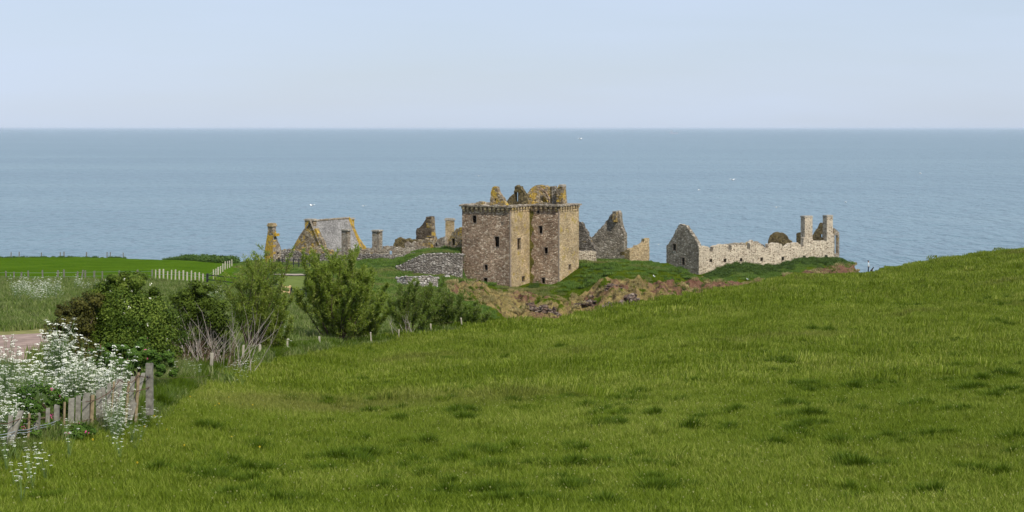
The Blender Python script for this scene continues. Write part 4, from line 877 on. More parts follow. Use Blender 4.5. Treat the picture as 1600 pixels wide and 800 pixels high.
def bush(name, base, blobs, nleaf, ls, mat, label, cat, group=None, blossom=None, stems=9, clumps=26, rose=None, spread=.2):
    Q = thing(name, base, label, cat, group); b0 = np.array(base); cs = []; ns = []; rr = []; tips = []
    tot = sum(b[3]*b[4]+b[3]*b[5] for b in blobs)
    for (x, y, z, rx, ry, rz) in blobs:
        K = max(5, int(clumps*(rx*ry+rx*rz)/tot)); n_ = int(nleaf*(rx*ry+rx*rz)/tot/K)
        for _ in range(K):
            d = rng.normal(0, 1, 3); d /= np.linalg.norm(d); r = rng.uniform(.45, 1.0); c_ = np.array([x+d[0]*rx*r, y+d[1]*ry*r, z+d[2]*rz*r]); tips.append((c_, d))
            sz = spread*(rx+rz)/2*rng.uniform(.7, 1.5); q = rng.normal(0, 1, (n_, 3)); qn = q/np.linalg.norm(q, axis=1, keepdims=True); rad = rng.uniform(.3, 1.15, (n_, 1))**.6
            P_ = c_+qn*rad*sz*np.array([1.15, 1.15, .8]); cs.append(P_); ns.append(qn+d*.5+rng.normal(0, .5, (n_, 3))+np.array([0, 0, .5])); rr.append(np.clip(rng.uniform(0, 1, n_)*.75+rng.uniform(-.1, .3), 0, 1))
    cs = np.concatenate(cs); ns = np.concatenate(ns); rr = np.concatenate(rr); ok = cs[:, 2] > b0[2]-.1; cs, ns, rr = cs[ok], ns[ok], rr[ok]
    V_, F_ = quads(cs-b0, ns, ls, .6); obj('foliage', colmesh('foliage', V_, F_, np.repeat(rr, 4), mat), None, Q)
    mb = MB(base)
    for k in range(stems):
        c_ = tips[random.randrange(len(tips))][0]; s0 = Vector(base)+Vector((random.gauss(0, .15), random.gauss(0, .15), -.1)); e = Vector(c_); mdp = (s0+e)/2+Vector((random.gauss(0, .15), random.gauss(0, .15), .25))
        mb.tube([s0, s0.lerp(mdp, .6), mdp, mdp.lerp(e, .6), e], [.07, .055, .04, .028, .012], 5)
    mb.build('branches', BARK, Q)
    for spec, nm_, m_ in ((blossom, 'blossom', BLOS), (rose, 'rose_flowers', ROSE)):
        if spec:
            nb_, bs, per = spec; P_ = []; N_ = []
            for _ in range(nb_):
                c_, d = tips[random.randrange(len(tips))]; q = rng.normal(0, 1, 3)+d*.6+np.array([0, -.6, .6]); q /= np.linalg.norm(q); cc_ = c_+q*spread*.75*(blobs[0][3]+blobs[0][5])/2
                for _ in range(per): P_.append(cc_-b0+rng.normal(0, bs*1.3, 3)); N_.append(q+rng.normal(0, .4, 3))
            V_, F_ = quads(P_, N_, bs, .9); obj(nm_, mesh(nm_, V_.tolist(), F_.tolist()), m_, Q)['kind'] = 'stuff'
    return Q
def pb(px, py, Y, rx, ry, rz): p = P(px, py, Y); return (p.x, p.y, p.z, rx, ry, rz)
pm = lambda Y: Y/F      # metres per photo pixel
Y = 70
bush('hawthorn_bush', gp(205, Y), [pb(200, 490, Y, 1.45, 1.4, 1.3), pb(158, 500, Y-.3, 1.0, 1.0, .9), pb(243, 505, Y, .95, 1.0, 1.0), pb(185, 445, Y, .75, .8, .6), pb(212, 437, Y+.3, .6, .7, .5), pb(232, 462, Y+.2, .6, .8, .6), pb(160, 462, Y, .6, .7, .5), pb(258, 535, Y, .7, .9, .8), pb(200, 540, Y-.5, 1.7, 1.2, .8)],
     95000, .044, H_LEAF, 'large round hawthorn bush dotted with white blossom', 'bush', blossom=(120, .022, 7), clumps=230, stems=14, spread=.36)
Y = 68.5
bush('bronze_bush', gp(122, Y), [pb(122, 500, Y, .75, .9, .8), pb(98, 522, Y, .6, .8, .6), pb(138, 474, Y, .6, .6, .5), pb(108, 545, Y-.3, .8, .8, .6), pb(135, 560, Y-.8, .9, .7, .5), pb(100, 488, Y, .35, .5, .35)],
     22000, .05, B_LEAF, 'brown tinged bush on the left flank of the hawthorn', 'bush', clumps=130, spread=.36)
Y = 62.5
bush('rose_bush', gp(210, Y), [pb(185, 562, Y, .9, .8, .5), pb(225, 560, Y+.3, .9, .8, .55), pb(258, 575, Y, .55, .7, .45), pb(205, 540, Y+1, .8, .7, .4), pb(160, 550, Y+.6, .6, .6, .4)],
     20000, .045, R_LEAF, 'low wild rose bush with pink flowers at the foot of the hawthorn', 'bush', clumps=70, rose=(30, .022, 5))
Y = 47.5
bush('rose_bush', gp(98, Y), [pb(62, 622, 46.0, .7, .4, .42), pb(98, 622, 46.6, .6, .4, .36), pb(30, 632, 45.3, .5, .4, .4), pb(112, 676, 44.6, .5, .4, .42), pb(92, 690, 44.3, .4, .35, .3), pb(134, 678, 45.2, .3, .25, .32), pb(40, 668, 43.6, .5, .3, .3), pb(72, 662, 44.6, .45, .3, .35)],
     9000, .038, R_LEAF, 'wild rose bush with pink flowers growing through the weathered fence', 'bush', clumps=60, rose=(14, .024, 5), spread=.26)
Y = 76
bush('elder_bush', gp(300, Y), [pb(316, 462, Y, .85, .9, .65), pb(290, 476, Y, .7, .7, .7), pb(335, 490, Y, .8, .8, .8), pb(300, 515, Y+.6, 1.1, .8, .9), pb(345, 530, Y+.6, .9, .8, .9), pb(280, 545, Y+.6, .8, .8, .7), pb(320, 560, Y+.5, 1.1, .8, .6)],
     34000, .05, leafmat('elder_leaf', [(.04, .06, .008), (.085, .125, .014), (.14, .19, .025)], .35), 'thin cream-flowered bush half dead, right of the hawthorn', 'bush', blossom=(40, .022, 7), clumps=170, spread=.36)
# bare grey branches in front of it
def bare(base, n, h, spread_, label, mat=DEADW, r0=.02, n2=3):
    Q = thing('bare_shrub', base, label, 'shrub'); mb = MB(base)
    for k in range(n):
        a = random.uniform(0, 6.28); s0 = Vector(base)+Vector((random.gauss(0, spread_*.35), random.gauss(0, .3), -.1)); lean = Vector((random.gauss(0, .45), random.gauss(0, .25), 1)).normalized(); L_ = h*random.uniform(.5, 1.05)
        pts = [s0]; 
        for j in range(6): lean = (lean+Vector((random.gauss(0, .13), random.gauss(0, .1), random.gauss(0, .05)))).normalized(); pts.append(pts[-1]+lean*L_/6)
        mb.tube(pts, [r0*(1-.14*j) for j in range(7)], 4, False)
        for _ in range(n2):
            j = random.randrange(2, 6); d = (pts[j]-pts[j-1]).normalized()+Vector((random.gauss(0, .5), random.gauss(0, .4), random.gauss(0, .2))); d.normalize(); l_ = L_*random.uniform(.15, .35)
            mb.tube([pts[j], pts[j]+d*l_*.5, pts[j]+d*l_+Vector((0, 0, .1))], [r0*.5, r0*.35, r0*.2], 3, False)
    mb.build('branches', mat, Q); return Q
bare(gp(318, 75.5), 34, 3.3, 2.2, 'tangle of bare pale grey branches between hawthorn and slim willow')
bare(gp(352, 75), 18, 3.3, 1.4, 'upright bare twigs at the left foot of the slim willow')
bare(gp(300, 74), 40, 1.6, 2.4, 'low brown thicket of dead stems beneath the bare branches', plain('brown_twig', (.16, .10, .065), .9, .3, 5), .014, 4)
def willow(name, base, n, h, fan, leaves, ls, mat, label, group=None, side=(0, 0), start=.25, curve=.12, twigs=9, asp=.22):
    Q = thing(name, base, label, 'tree', group); mb = MB(base); cs = []; ds = []
    for k in range(n):
        f = (k+.5)/n*2-1; f += random.gauss(0, .12); L_ = h*(1-.28*abs(f)**1.6)*random.uniform(.74, .96)
        d = Vector((f*fan+side[0]*.2, random.gauss(0, fan*.55), 1)).normalized(); s0 = Vector(base)+Vector((f*fan*.5+random.gauss(0, .1), random.gauss(0, .15), -.1)); pts = [s0]
        for j in range(8): d = (d+Vector((random.gauss(0, curve)+side[0]*.02, random.gauss(0, curve), .05))).normalized(); pts.append(pts[-1]+d*L_/8)
        mb.tube(pts, [.030*(h/4)*(1-.11*j) for j in range(9)], 5, False)
        for _ in range(twigs):
            t = random.uniform(start, .98)*8; j = int(t); p = pts[j].lerp(pts[min(j+1, 8)], t-j); dd_ = (pts[min(j+1, 8)]-pts[j-1] if j > 0 else Vector((0, 0, 1))).normalized()
            e = (dd_*.9+Vector((random.gauss(0, .55), random.gauss(0, .55), random.uniform(0, .5)))).normalized(); l_ = L_*random.uniform(.10, .24)*(1.15-t/14)
            tw = [p, p+e*l_*.5, p+e*l_+Vector((0, 0, l_*.08))]; mb.tube(tw, [.014, .009, .004], 3, False)
            for _ in range(max(1, int(leaves/(n*twigs)))):
                u = random.random(); q = tw[0].lerp(tw[2], u); ld = e*.7+Vector((random.gauss(0, .6), random.gauss(0, .6), random.gauss(.1, .5))); cs.append(tuple(q+Vector((random.gauss(0, .05), random.gauss(0, .05), random.gauss(0, .05)))-Vector(base))); ds.append(tuple(ld))
    mb.build('stems', BARK, Q); V_, F_ = quads_dir(cs, ds, ls, asp)
    obj('foliage', colmesh('foliage', V_, F_, np.repeat(rng.uniform(0, 1, len(cs)), 4), mat), None, Q); return Q
willow('willow', gp(394, 90), 17, 6.9, .25, 28000, .07, W_LEAF, 'tall slim willow reaching above the sea, leaning over the rail fence', start=.28, twigs=16)
willow('willow', gp(424, 91), 15, 4.0, .36, 24000, .075, W_LEAF, 'short bushy willow touching the right side of the slim willow', start=.1, twigs=15)
willow('willow', gp(527, 116), 32, 7.7, .50, 60000, .11, W_LEAF, 'broad willow in front of the slated house', start=.16, twigs=18)
willow('willow', gp(570, 122), 16, 5.6, .6, 28000, .095, W_LEAF, 'lower willow growing into the right side of the broad willow', start=.1, twigs=16)
willow('willow', gp(642, 129), 20, 5.0, .78, 28000, .10, W2_LEAF, 'spreading low willow with bare lower stems, before the white boulder wall', start=.25, twigs=18)
willow('willow', gp(688, 135), 20, 4.7, .72, 32000, .10, W2_LEAF, 'dense low willow in front of the curved retaining wall', start=.06, twigs=18)
willow('willow', gp(735, 139.5), 14, 3.0, .95, 14000, .10, W2_LEAF, 'small rounded willow at the right end of the shrub row, below the keep', start=.05, twigs=16)
bare(gp(632, 127), 10, 2.0, 1.2, 'few bare pale stems at the foot of the spreading low willow', DEADW, .03)
# ------------------------------------------------------------ fences
OLDW = plain('weathered_wood', (.18, .168, .135), .9, .35, 9); STK = plain('round_stake_wood', (.22, .17, .10), .9, .3, 7)
PALEW = plain('pale_post_wood', (.46, .41, .32), .9, .2, 4); BLK = plain('black_rail', (.022, .022, .022), .7, .2, 3); NEWW = plain('new_timber', (.62, .42, .22), .8, .12, 3)
WIRE = plain('galvanised_wire', (.30, .34, .36), .5, .1, 5); RUST = plain('rusty_wire', (.09, .045, .025), .8, .3, 9)
def stake(mb, top, bot, w, t, sides=4, cap=None):
    top = Vector(top); bot = Vector(bot)
    if sides > 4: mb.tube([bot, bot.lerp(top, .5), top], [w/2, w/2*.97, w/2*.93], sides); return
    hx, hy = w/2, t/2; v = []
    for q in (bot, top): v += [q+Vector((-hx, -hy, 0)), q+Vector((hx, -hy, 0)), q+Vector((hx, hy, 0)), q+Vector((-hx, hy, 0))]
    for i in range(4, 8): v[i] = v[i]+Vector((0, 0, random.uniform(-.03, .03)))
    mb.add(v, [(3, 2, 1, 0), (4, 5, 6, 7), (0, 1, 5, 4), (1, 2, 6, 5), (2, 3, 7, 6), (3, 0, 4, 7)])
fy = lambda px: 42.0+px/238*8.0
Q = thing('weathered_fence', gp(120, fy(120)), 'old grey fence of mismatched leaning posts and planks in the lower left', 'fence')
FP = [('stake', 178, 596, 172, 656, .06, 0, STK), ('plank', 171, 600, 168, 664, .11, .03, OLDW), ('plank', 122.5, 618, 121, 680, .13, .03, OLDW), ('stake', 101, 628, 99, 690, .07, 0, STK), ('plank', 75, 638, 73, 698, .10, .03, OLDW), ('stake', 46, 646, 42, 708, .07, 0, STK), ('plank', 17, 650, 12, 718, .11, .03, OLDW), ('post', 233.5, 567, 234, 640, .19, .17, OLDW), ('stake', 216.5, 582, 211, 664, .10, 0, STK), ('plank', 224.5, 583, 203, 648, .13, .03, OLDW), ('stake', 201, 596, 194, 678, .085, 0, STK), ('plank', 208, 589, 203, 640, .12, .03, OLDW),
      ('plank', 187, 591, 180, 640, .20, .04, OLDW), ('plank', 154.5, 609, 154.5, 682, .15, .04, OLDW), ('plank', 161.5, 606, 161, 682, .12, .04, OLDW), ('stake', 144.5, 617, 141, 686, .125, 0, STK), ('plank', 134.5, 614, 133.5, 678, .19, .04, OLDW),
      ('plank', 112, 623, 110, 680, .15, .04, OLDW), ('post', 89, 633, 87, 690, .12, .1, OLDW), ('post', 58.5, 645, 55, 704, .14, .11, OLDW), ('post', 33, 643, 4, 726, .13, .11, OLDW), ('post', -14, 655, -18, 730, .13, .11, OLDW)]
for nm_, tx, ty, bx_, by_, w, t, m_ in FP:
    Yp = fy(tx)+(.25 if nm_ == 'plank' else 0); mb = MB(Q.location); stake(mb, P(tx, ty, Yp), P(bx_, by_+8, fy(bx_)-.15), w, t, 7 if nm_ == 'stake' else 4); mb.build(nm_, m_, Q)
def cable(mb, pts, r, sag=.04, off_=-.13, wob=.02):
    out = []
    for i in range(len(pts)-1):
        a = P(*pts[i], fy(pts[i][0])+off_); b_ = P(*pts[i+1], fy(pts[i+1][0])+off_)
        for k in range(5): t = k/5; out.append(a.lerp(b_, t)+Vector((0, random.uniform(-wob, wob), -4*sag*t*(1-t)+random.uniform(-wob, wob)*.4)))
    out.append(b_); mb.tube(out, r, 4)
for pts in ([(236, 588), (216, 586), (203, 598), (187, 594), (165, 617), (134, 628)], [(236, 604), (205, 611), (187, 612), (180, 628)], [(164, 650), (140, 655), (88, 664)], [(62, 650), (33, 653), (0, 662), (-20, 668)], [(60, 685), (30, 690), (0, 702), (-20, 712)]):
    mb = MB(Q.location); cable(mb, pts, .012); mb.build('rusty_wire', RUST, Q)
for pts in ([(93, 655), (60, 665), (30, 672), (-20, 680)], [(93, 658), (60, 669), (30, 676), (-20, 684)], [(234, 590), (280, 589), (330, 586)]):
    mb = MB(Q.location); cable(mb, pts, .004 if pts[0][0] > 200 else .009); mb.build('wire', WIRE if pts[0][0] < 200 else RUST, Q)
mb = MB(Q.location); ip_ = P(230, 589, fy(230)-.16); mb.blob(ip_, (.035, .03, .04), 1, .05, 1, 1); mb.build('insulator', BLK, Q)
def postfence(label, posts, h, w, mat, wires=(.95, .6), group=None, wr=.008, jit=.0, name='post_and_wire_fence', wmat=None):
    p0 = gp(*posts[len(posts)//2]); Q = thing(name, p0, label, 'fence', group); tops = []
    for px, Y in posts:
        b_ = gp(px, Y); hh = h*random.uniform(.86, 1.1); tl = Vector((random.gauss(0, jit), random.gauss(0, jit), 0)); mb = MB(Q.location); ww_ = w*random.uniform(.85, 1.2)
        stake(mb, b_+Vector((0, 0, hh))+tl*hh, b_-Vector((0, 0, .3)), ww_, ww_); mb.build('post', mat, Q); tops.append((b_, hh, tl))
    if wires:
        for wz in wires:
            mb = MB(Q.location)
            for (a, ha, ta), (c_, hc, tc_) in zip(tops[:-1], tops[1:]):
                mb.tube([a+ta*ha*wz+Vector((0, -.04, h*.88*wz)), c_+tc_*hc*wz+Vector((0, -.04, h*.88*wz))], wr, 3)
            mb.build('wire', wmat or WIRE, Q)
    return Q
postfence('line of short pale posts along the upper edge of the near meadow', [(723, 134.5), (674, 129.5), (623.5, 124.5), (581, 118.5), (500, 104.5), (449, 94), (406, 84.8), (378, 79.5), (329, 72)], 1.0, .095, PALEW, (.95,), jit=.05, wr=.0035, wmat=RUST)
postfence('far cliff-top fence of thin uneven posts against the sea', [(-60, 351), (-20, 351), (17, 351), (30, 351), (65, 351), (94, 351), (100, 351), (135, 351), (167, 351), (172, 351), (193, 351), (220, 350.5), (232, 350), (262, 348), (290, 342), (306, 338), (318, 335), (335, 331), (348, 328), (359, 325)], 1.45, .17, OLDW, (.9, .55), jit=.05, wr=.014)
wp = [(243+6.2*i, 205-.2*i) for i in range(14)]; wp += [(330+3.6*i, 207+i*9.5) for i in range(1, 10)]
postfence('row of close pale stakes at the corner of the far field', wp, 1.15, .14, PALEW, (.9, .6), jit=.02, wr=.012, name='stake_fence')
wp = [(-30, 199), (-5, 199), (10, 199), (22, 199), (33, 199), (45, 199), (67, 199), (90, 200), (100, 200), (120, 200), (127, 200), (133, 200), (147, 201), (160, 201), (185, 202), (215, 203), (238, 204)]
postfence('grey wire fence with sunken posts behind the cow parsley, left of the hawthorn', wp, 1.2, .15, OLDW, (.95, .5), jit=.04, wr=.012)
mb_ = None
def railfence(label, posts, h, w, rails, mat, rr=.05, name='rail_fence', pmat=None):
    p0 = gp(*posts[len(posts)//2]); Q = thing(name, p0, label, 'fence')
    for px, Y in posts: b_ = gp(px, Y); mb = MB(Q.location); stake(mb, b_+Vector((0, 0, h)), b_-Vector((0, 0, .3)), w, w); mb.build('post', pmat or mat, Q)
    for rz_ in rails:
        mb = MB(Q.location)
        for a, c_ in zip(posts[:-1], posts[1:]):
            A_ = gp(*a)+Vector((0, -.1, rz_)); C_ = gp(*c_)+Vector((0, -.1, rz_)); mb.add([A_+Vector((0, 0, -rr)), C_+Vector((0, 0, -rr)), C_+Vector((0, 0, rr)), A_+Vector((0, 0, rr)), A_+Vector((0, -.05, -rr)), C_+Vector((0, -.05, -rr)), C_+Vector((0, -.05, rr)), A_+Vector((0, -.05, rr))], [(0, 1, 2, 3), (7, 6, 5, 4), (0, 4, 5, 1), (3, 2, 6, 7), (0, 3, 7, 4), (1, 5, 6, 2)])
        mb.build('rail', mat, Q)
    return Q
Q = railfence('black rail fence running behind the slim willow', [(324, 196), (374, 194), (399, 193), (424, 192), (440, 192)], 1.45, .22, (1.32, .78, .22), BLK, .055)
railfence('short section of new orange timber rails beside the black gate', [(441, 191.5), (453.5, 191.5)], 1.35, .2, (1.2, .62, .2), NEWW, .075, 'timber_rails')
railfence('black field gate between the new timber and the broad willow', [(455.5, 191.3), (478.5, 191)], 1.25, .14, (1.1, .72, .34), BLK, .05, 'field_gate')
railfence('dark rail fence below the grey rubble wall, beside the pale path', [(432, 281), (441, 281), (449.5, 281), (458.5, 281), (467, 281), (475.5, 281), (484, 281)], 1.6, .17, (1.42, .75), BLK, .06)
# ------------------------------------------------------------ cow parsley
STEM = plain('green_stem', (.10, .16, .04), .8, .2); 
def parsley_mesh(h, k, r):
    mb = MB(); P_ = []; N_ = []
    tips = []
    for i in range(k):
        a = random.uniform(0, 6.28); rr_ = r*random.random()**.5; t = Vector((math.cos(a)*rr_, math.sin(a)*rr_, h*random.uniform(.5, 1.05)))
        m0 = Vector((t.x*.25, t.y*.25, t.z*.45)); mb.tube([(0, 0, -.1), m0, t], [.007, .005, .003], 3, False); tips.append(t)
        R0 = random.uniform(.035, .062)
        for _ in range(26):
            b = random.uniform(0, 6.28); q = R0*random.random()**.5; P_.append((t.x+math.cos(b)*q, t.y+math.sin(b)*q, t.z+.012-q*q*6+random.uniform(-.004, .004))); N_.append((random.gauss(0, .3), random.gauss(-.2, .3), 1))
    V_, F_ = quads(P_, N_, .0092, .85); return mesh('stems', mb.v, mb.f), mesh('flower_heads', V_.tolist(), F_.tolist())
PR = [parsley_mesh(1.0, 9, .30), parsley_mesh(1.1, 13, .34), parsley_mesh(.8, 7, .28)]
for a, b_ in PR: a.materials.append(STEM); b_.materials.append(WHT)
def joined(a, b_):
    me = bpy.data.meshes.new('cow_parsley'); n0 = len(a.vertices); vs = [tuple(v.co) for v in a.vertices]+[tuple(v.co) for v in b_.vertices]
    fs = [tuple(p.vertices) for p in a.polygons]; k = len(fs); fs += [tuple(i+n0 for i in p.vertices) for p in b_.polygons]; me.from_pydata(vs, [], fs); me.materials.append(STEM); me.materials.append(WHT)
    me.polygons.foreach_set('material_index', [0]*k+[1]*(len(fs)-k)); me.update(); return me
pc = proto_coll('parsley', [joined(a, b_) for a, b_ in PR]+[joined(*parsley_mesh(1.05, 22, .36))])
pts = []; sc_ = []
def drift(n, px0, px1, Y0, Y1, s0, s1, dense=None):
    for _ in range(n):
        px = random.uniform(px0, px1); Y = random.uniform(Y0, Y1)
        if dense and random.random() > dense(px): continue
        pts.append(tuple(gp(px, Y))); s_ = random.uniform(s0, s1); sc_.append((s_, s_, s_*(.72+.75*max(0, .5+noise.noise(Vector((px*.045, Y*.5, 3)))))))
drift(120, 95, 192, 50.5, 54, .95, 1.5); drift(58, -20, 110, 49, 53.5, 1.0, 1.4); drift(24, -20, 38, 43.5, 46, .8, 1.2); drift(22, 75, 112, 58, 61, 1.3, 1.75); drift(26, 165, 190, 45.5, 49, .6, 1.0)
scatter('cow_parsley_drift', pts, pc, 4, sc_, 'dense drift of white cow parsley behind the weathered fence', 'flowers')
pts = []; sc_ = []
drift(85, 20, 95, 128, 168, .9, 1.4); drift(10, 115, 150, 150, 185, 1, 1.3); drift(12, 318, 350, 135, 160, 1, 1.6)
scatter('cow_parsley_drift', pts, pc, 4, sc_, 'pale cow parsley scattered over the rough grass left of the hawthorn', 'flowers')
def single(px, py, s_, label, group, proto=[None]):
    c_ = atpix(px, py) if py else gp(px, float(edgeY(px))+1.5)
    if proto[0] is None: proto[0] = []
    k = random.randrange(3); Q = thing('cow_parsley', c_, label, 'flower', group, random.uniform(0, 6)); a, b_ = PR[k]; Q.scale = (s_, s_, s_)
    obj('stems', a, None, Q); obj('flower_heads', b_, None, Q)
GA = 'single cow parsley plants at the foot of the weathered fence'; GC = 'cow parsley plants in the bottom left corner'; GU = 'cow parsley plants under the shrubs and willows'
for px, py, s_, g_, lb in (
    (10, 748, .8, GC, 'cow parsley at the left picture edge, halfway down the loose corner patch'), (28, 735, .8, GC, 'cow parsley just below the foot of the leftmost leaning post'), (45, 752, .75, GC, 'cow parsley in the middle of the loose corner patch'),
    (22, 772, .8, GC, 'full cow parsley low in the bottom left corner'), (60, 738, .7, GC, 'cow parsley topmost right in the loose corner patch'), (52, 778, .75, GC, 'cow parsley at the lower right of the loose corner patch'),
    (34, 795, .8, GC, 'lowest cow parsley, at the bottom picture edge'), (72, 762, .7, GC, 'cow parsley furthest right in the loose corner patch'), (8, 718, .8, GC, 'cow parsley against the leftmost leaning post'),
    (108, 727, .95, GA, 'cow parsley on a tall pale stalk in front of the dark rose bush'), (175, 707, .9, GA, 'cow parsley standing between the wide planks and the meadow'), (188, 728, .7, GA, 'small cow parsley nearest the meadow, below the wide planks'),
    (190, 690, .8, GA, 'cow parsley touching the thinner round stake'), (200, 684, .8, GA, 'cow parsley between the two thin brown stakes'), (205, 700, .8, GA, 'cow parsley a step in front of the two thin brown stakes'), (212, 712, .75, GA, 'cow parsley lowest in the cluster under the round stakes'), (218, 700, .7, GA, 'cow parsley at the right of the cluster under the round stakes'),
    (225, 676, .7, GA, 'cow parsley at the foot of the square corner post'), (238, 668, .65, GA, 'cow parsley just right of the square corner post'), (247, 680, .6, GA, 'cow parsley furthest into the meadow right of the corner post'), (236, 655, .6, GA, 'cow parsley behind the square corner post'),
    (272, 600, .9, GU, 'cow parsley at the left foot of the bare pale branches'), (290, 597, .85, GU, 'cow parsley under the middle of the bare pale branches'), (310, 603, .85, GU, 'cow parsley in front of the short post beneath the bare branches'),
    (362, 602, 1.0, GU, 'cow parsley leftmost of the bunch below the slim willow'), (372, 594, .95, GU, 'taller cow parsley in the bunch below the slim willow'), (383, 599, .95, GU, 'cow parsley in the middle of the bunch below the slim willow'), (394, 592, .9, GU, 'cow parsley rightmost of the bunch below the slim willow'), (378, 611, .8, GU, 'cow parsley lowest of the bunch below the slim willow'), (403, 583, .8, GU, 'cow parsley beside the short post right of the slim willow trunk'),
    (433, 556, 1.3, GU, 'cow parsley at the left of the little group right of the bushy willow'), (440, 553, 1.4, GU, 'big white cow parsley in the centre of the little group right of the bushy willow'), (447, 557, 1.2, GU, 'cow parsley at the right of the little group right of the bushy willow')):
    single(px, py, s_, lb, g_)
# ------------------------------------------------------------ people, dog, gulls
def skin(name, joints, edges, radii, mat, parent, loc, sub=2):
    me = bpy.data.meshes.new(name); me.from_pydata(joints, edges, []); me.update(); o = obj(name, me, mat, parent)
    md = o.modifiers.new('skin', 'SKIN'); md.use_smooth_shade = True; s_ = o.modifiers.new('sub', 'SUBSURF'); s_.levels = 1; s_.render_levels = sub
    for i, r_ in enumerate(radii): me.skin_vertices[0].data[i].radius = (r_, r_)
    me.skin_vertices[0].data[0].use_root = True
    dg = bpy.context.evaluated_depsgraph_get(); m2 = bpy.data.meshes.new_from_object(o.evaluated_get(dg)); o.modifiers.clear(); o.data = m2
    if not len(m2.materials): m2.materials.append(mat)
    return o
SKN = plain('skin', (.45, .27, .2), .6, .05); NAVY = plain('navy_trousers', (.012, .014, .03), .9, .2); SHIRT = plain('pale_shirt', (.50, .58, .62), .9, .1); HAIR = plain('dark_hair', (.03, .022, .018), .8, .2)
def person(loc, rz, label, shirt, trous, armpose):
    Q = thing('person', loc, label, 'person', None, rz)
    J = [(0, 0, .93), (0, 0, 1.15), (0, .01, 1.38), (0, .0, 1.50), (0, -.02, 1.60), (0, -.02, 1.70),
         (-.09, 0, .88), (-.10, -.02, .50), (-.10, .03, .08), (-.10, -.10, .03), (.09, 0, .88), (.11, .06, .50), (.12, .12, .08), (.12, 0, .03),
         (-.18, .01, 1.40), (-.24, .04, 1.12), armpose[0], armpose[1], (.18, .01, 1.40), (.25, .06, 1.12), armpose[2], armpose[3]]
    E = [(0, 1), (1, 2), (2, 3), (3, 4), (4, 5), (0, 6), (6, 7), (7, 8), (8, 9), (0, 10), (10, 11), (11, 12), (12, 13), (2, 14), (14, 15), (15, 16), (16, 17), (2, 18), (18, 19), (19, 20), (20, 21)]
    rd_ = [.14, .125, .135, .055, .085, .075, .085, .06, .042, .04, .085, .06, .042, .04, .062, .045, .034, .03, .062, .045, .034, .03]
    o = skin('body', J, E, rd_, SKN, Q, None); me = o.data
    me.materials.append(trous); me.materials.append(shirt)
    for p in me.polygons:
        c_ = p.center; p.material_index = 1 if c_.z < .95 else (2 if c_.z < 1.47 and not (abs(c_.x) > .2 and c_.z < 1.1) else 0)
    hb_ = MB(); hb_.blob((0, .03, 1.70), (.10, .115, .10), 2, .05, 1, 2); hb_.build('hair', HAIR, Q, True)
    return Q
person(gp(1357, 233.5, .02), R(70), 'person in pale top and dark trousers standing on the meadow crest by a black dog', SHIRT, NAVY, [(-.22, -.12, .95), (-.20, -.20, .93), (.22, -.2, 1.12), (.14, -.34, 1.16)])
person(gp(422.5, 284, .02), R(-100), 'person in white and dark clothes walking by the ruined gable behind the slim willow', plain('white_top', (.7, .7, .68), .9, .05), NAVY, [(-.25, -.06, .9), (-.25, -.1, .82), (.25, .02, .9), (.25, -.02, .82)])
DOGB = plain('black_fur', (.015, .015, .017), .8, .3); DOGW = plain('white_fur', (.65, .62, .58), .9, .1)
Q = thing('dog', gp(1362.5, 233.2, .02), 'black dog with white chest sitting beside the standing person', 'dog', None, R(0))
J = [(-.22, 0, .20), (-.10, 0, .34), (.06, 0, .50), (.12, 0, .64), (.16, 0, .74), (.30, 0, .71), (.10, -.08, .40), (.13, -.08, .20), (.14, -.08, .03), (.20, -.08, .02), (.10, .08, .40), (.13, .08, .20), (.14, .08, .03), (.20, .08, .02),
     (-.16, -.11, .18), (.02, -.13, .16), (-.12, -.13, .04), (.02, -.13, .02), (-.16, .11, .18), (.02, .13, .16), (-.12, .13, .04), (.02, .13, .02), (-.36, 0, .06), (-.52, 0, .04)]
E = [(0, 1), (1, 2), (2, 3), (3, 4), (4, 5), (2, 6), (6, 7), (7, 8), (8, 9), (2, 10), (10, 11), (11, 12), (12, 13), (0, 14), (14, 15), (15, 16), (16, 17), (0, 18), (18, 19), (19, 20), (20, 21), (0, 22), (22, 23)]
o = skin('body', J, E, [.13, .14, .125, .08, .085, .035, .05, .032, .026, .026, .05, .032, .026, .026, .085, .05, .028, .026, .085, .05, .028, .026, .03, .015], DOGB, Q, None)
o.data.materials.append(DOGW)
for p in o.data.polygons:
    if p.center.x > .09 and .28 < p.center.z < .56 and p.normal.x > -.1: p.material_index = 1
for s_ in (-1, 1):
    e = MB(); e.prism([(.13, s_*.04), (.17, s_*.04), (.17, s_*.09), (.13, s_*.09)], .78, .90, 0, .3); e.build('ear', DOGB, Q)
GW = plain('white_plumage', (.80, .80, .78), .8, .03); GG = plain('grey_wing', (.34, .37, .40), .8, .05)
def gull_sit(loc, rz, label, group='gulls resting on the cliff and ruins', s_=1.0):
    Q = thing('gull', loc, label, 'bird', group, rz); Q.scale = (s_,)*3
    mb = MB(); rings = [(-.30, .10, .015), (-.2, .12, .05), (-.05, .13, .085), (.1, .15, .085), (.18, .22, .05), (.22, .29, .045), (.27, .31, .04), (.31, .30, .012)]
    mb.tube([(x, 0, z) for x, z, r in rings], [r for _, _, r in rings], 8); mb.build('body', GW, Q, True)
    for k in (-1, 1):
        w = MB(); w.add([(.12, k*.09, .19), (-.02, k*.11, .20), (-.32, k*.03, .13), (-.05, k*.11, .10), (.10, k*.10, .11), (.0, k*.06, .21)], [(0, 1, 3, 4), (1, 2, 3), (0, 5, 1), (1, 5, 2)]); w.build('wing', GG, Q)
        lg = MB(); lg.tube([(.02, k*.03, .06), (.02, k*.03, -.02)], .01, 4); lg.build('leg', YEL, Q)
    return Q
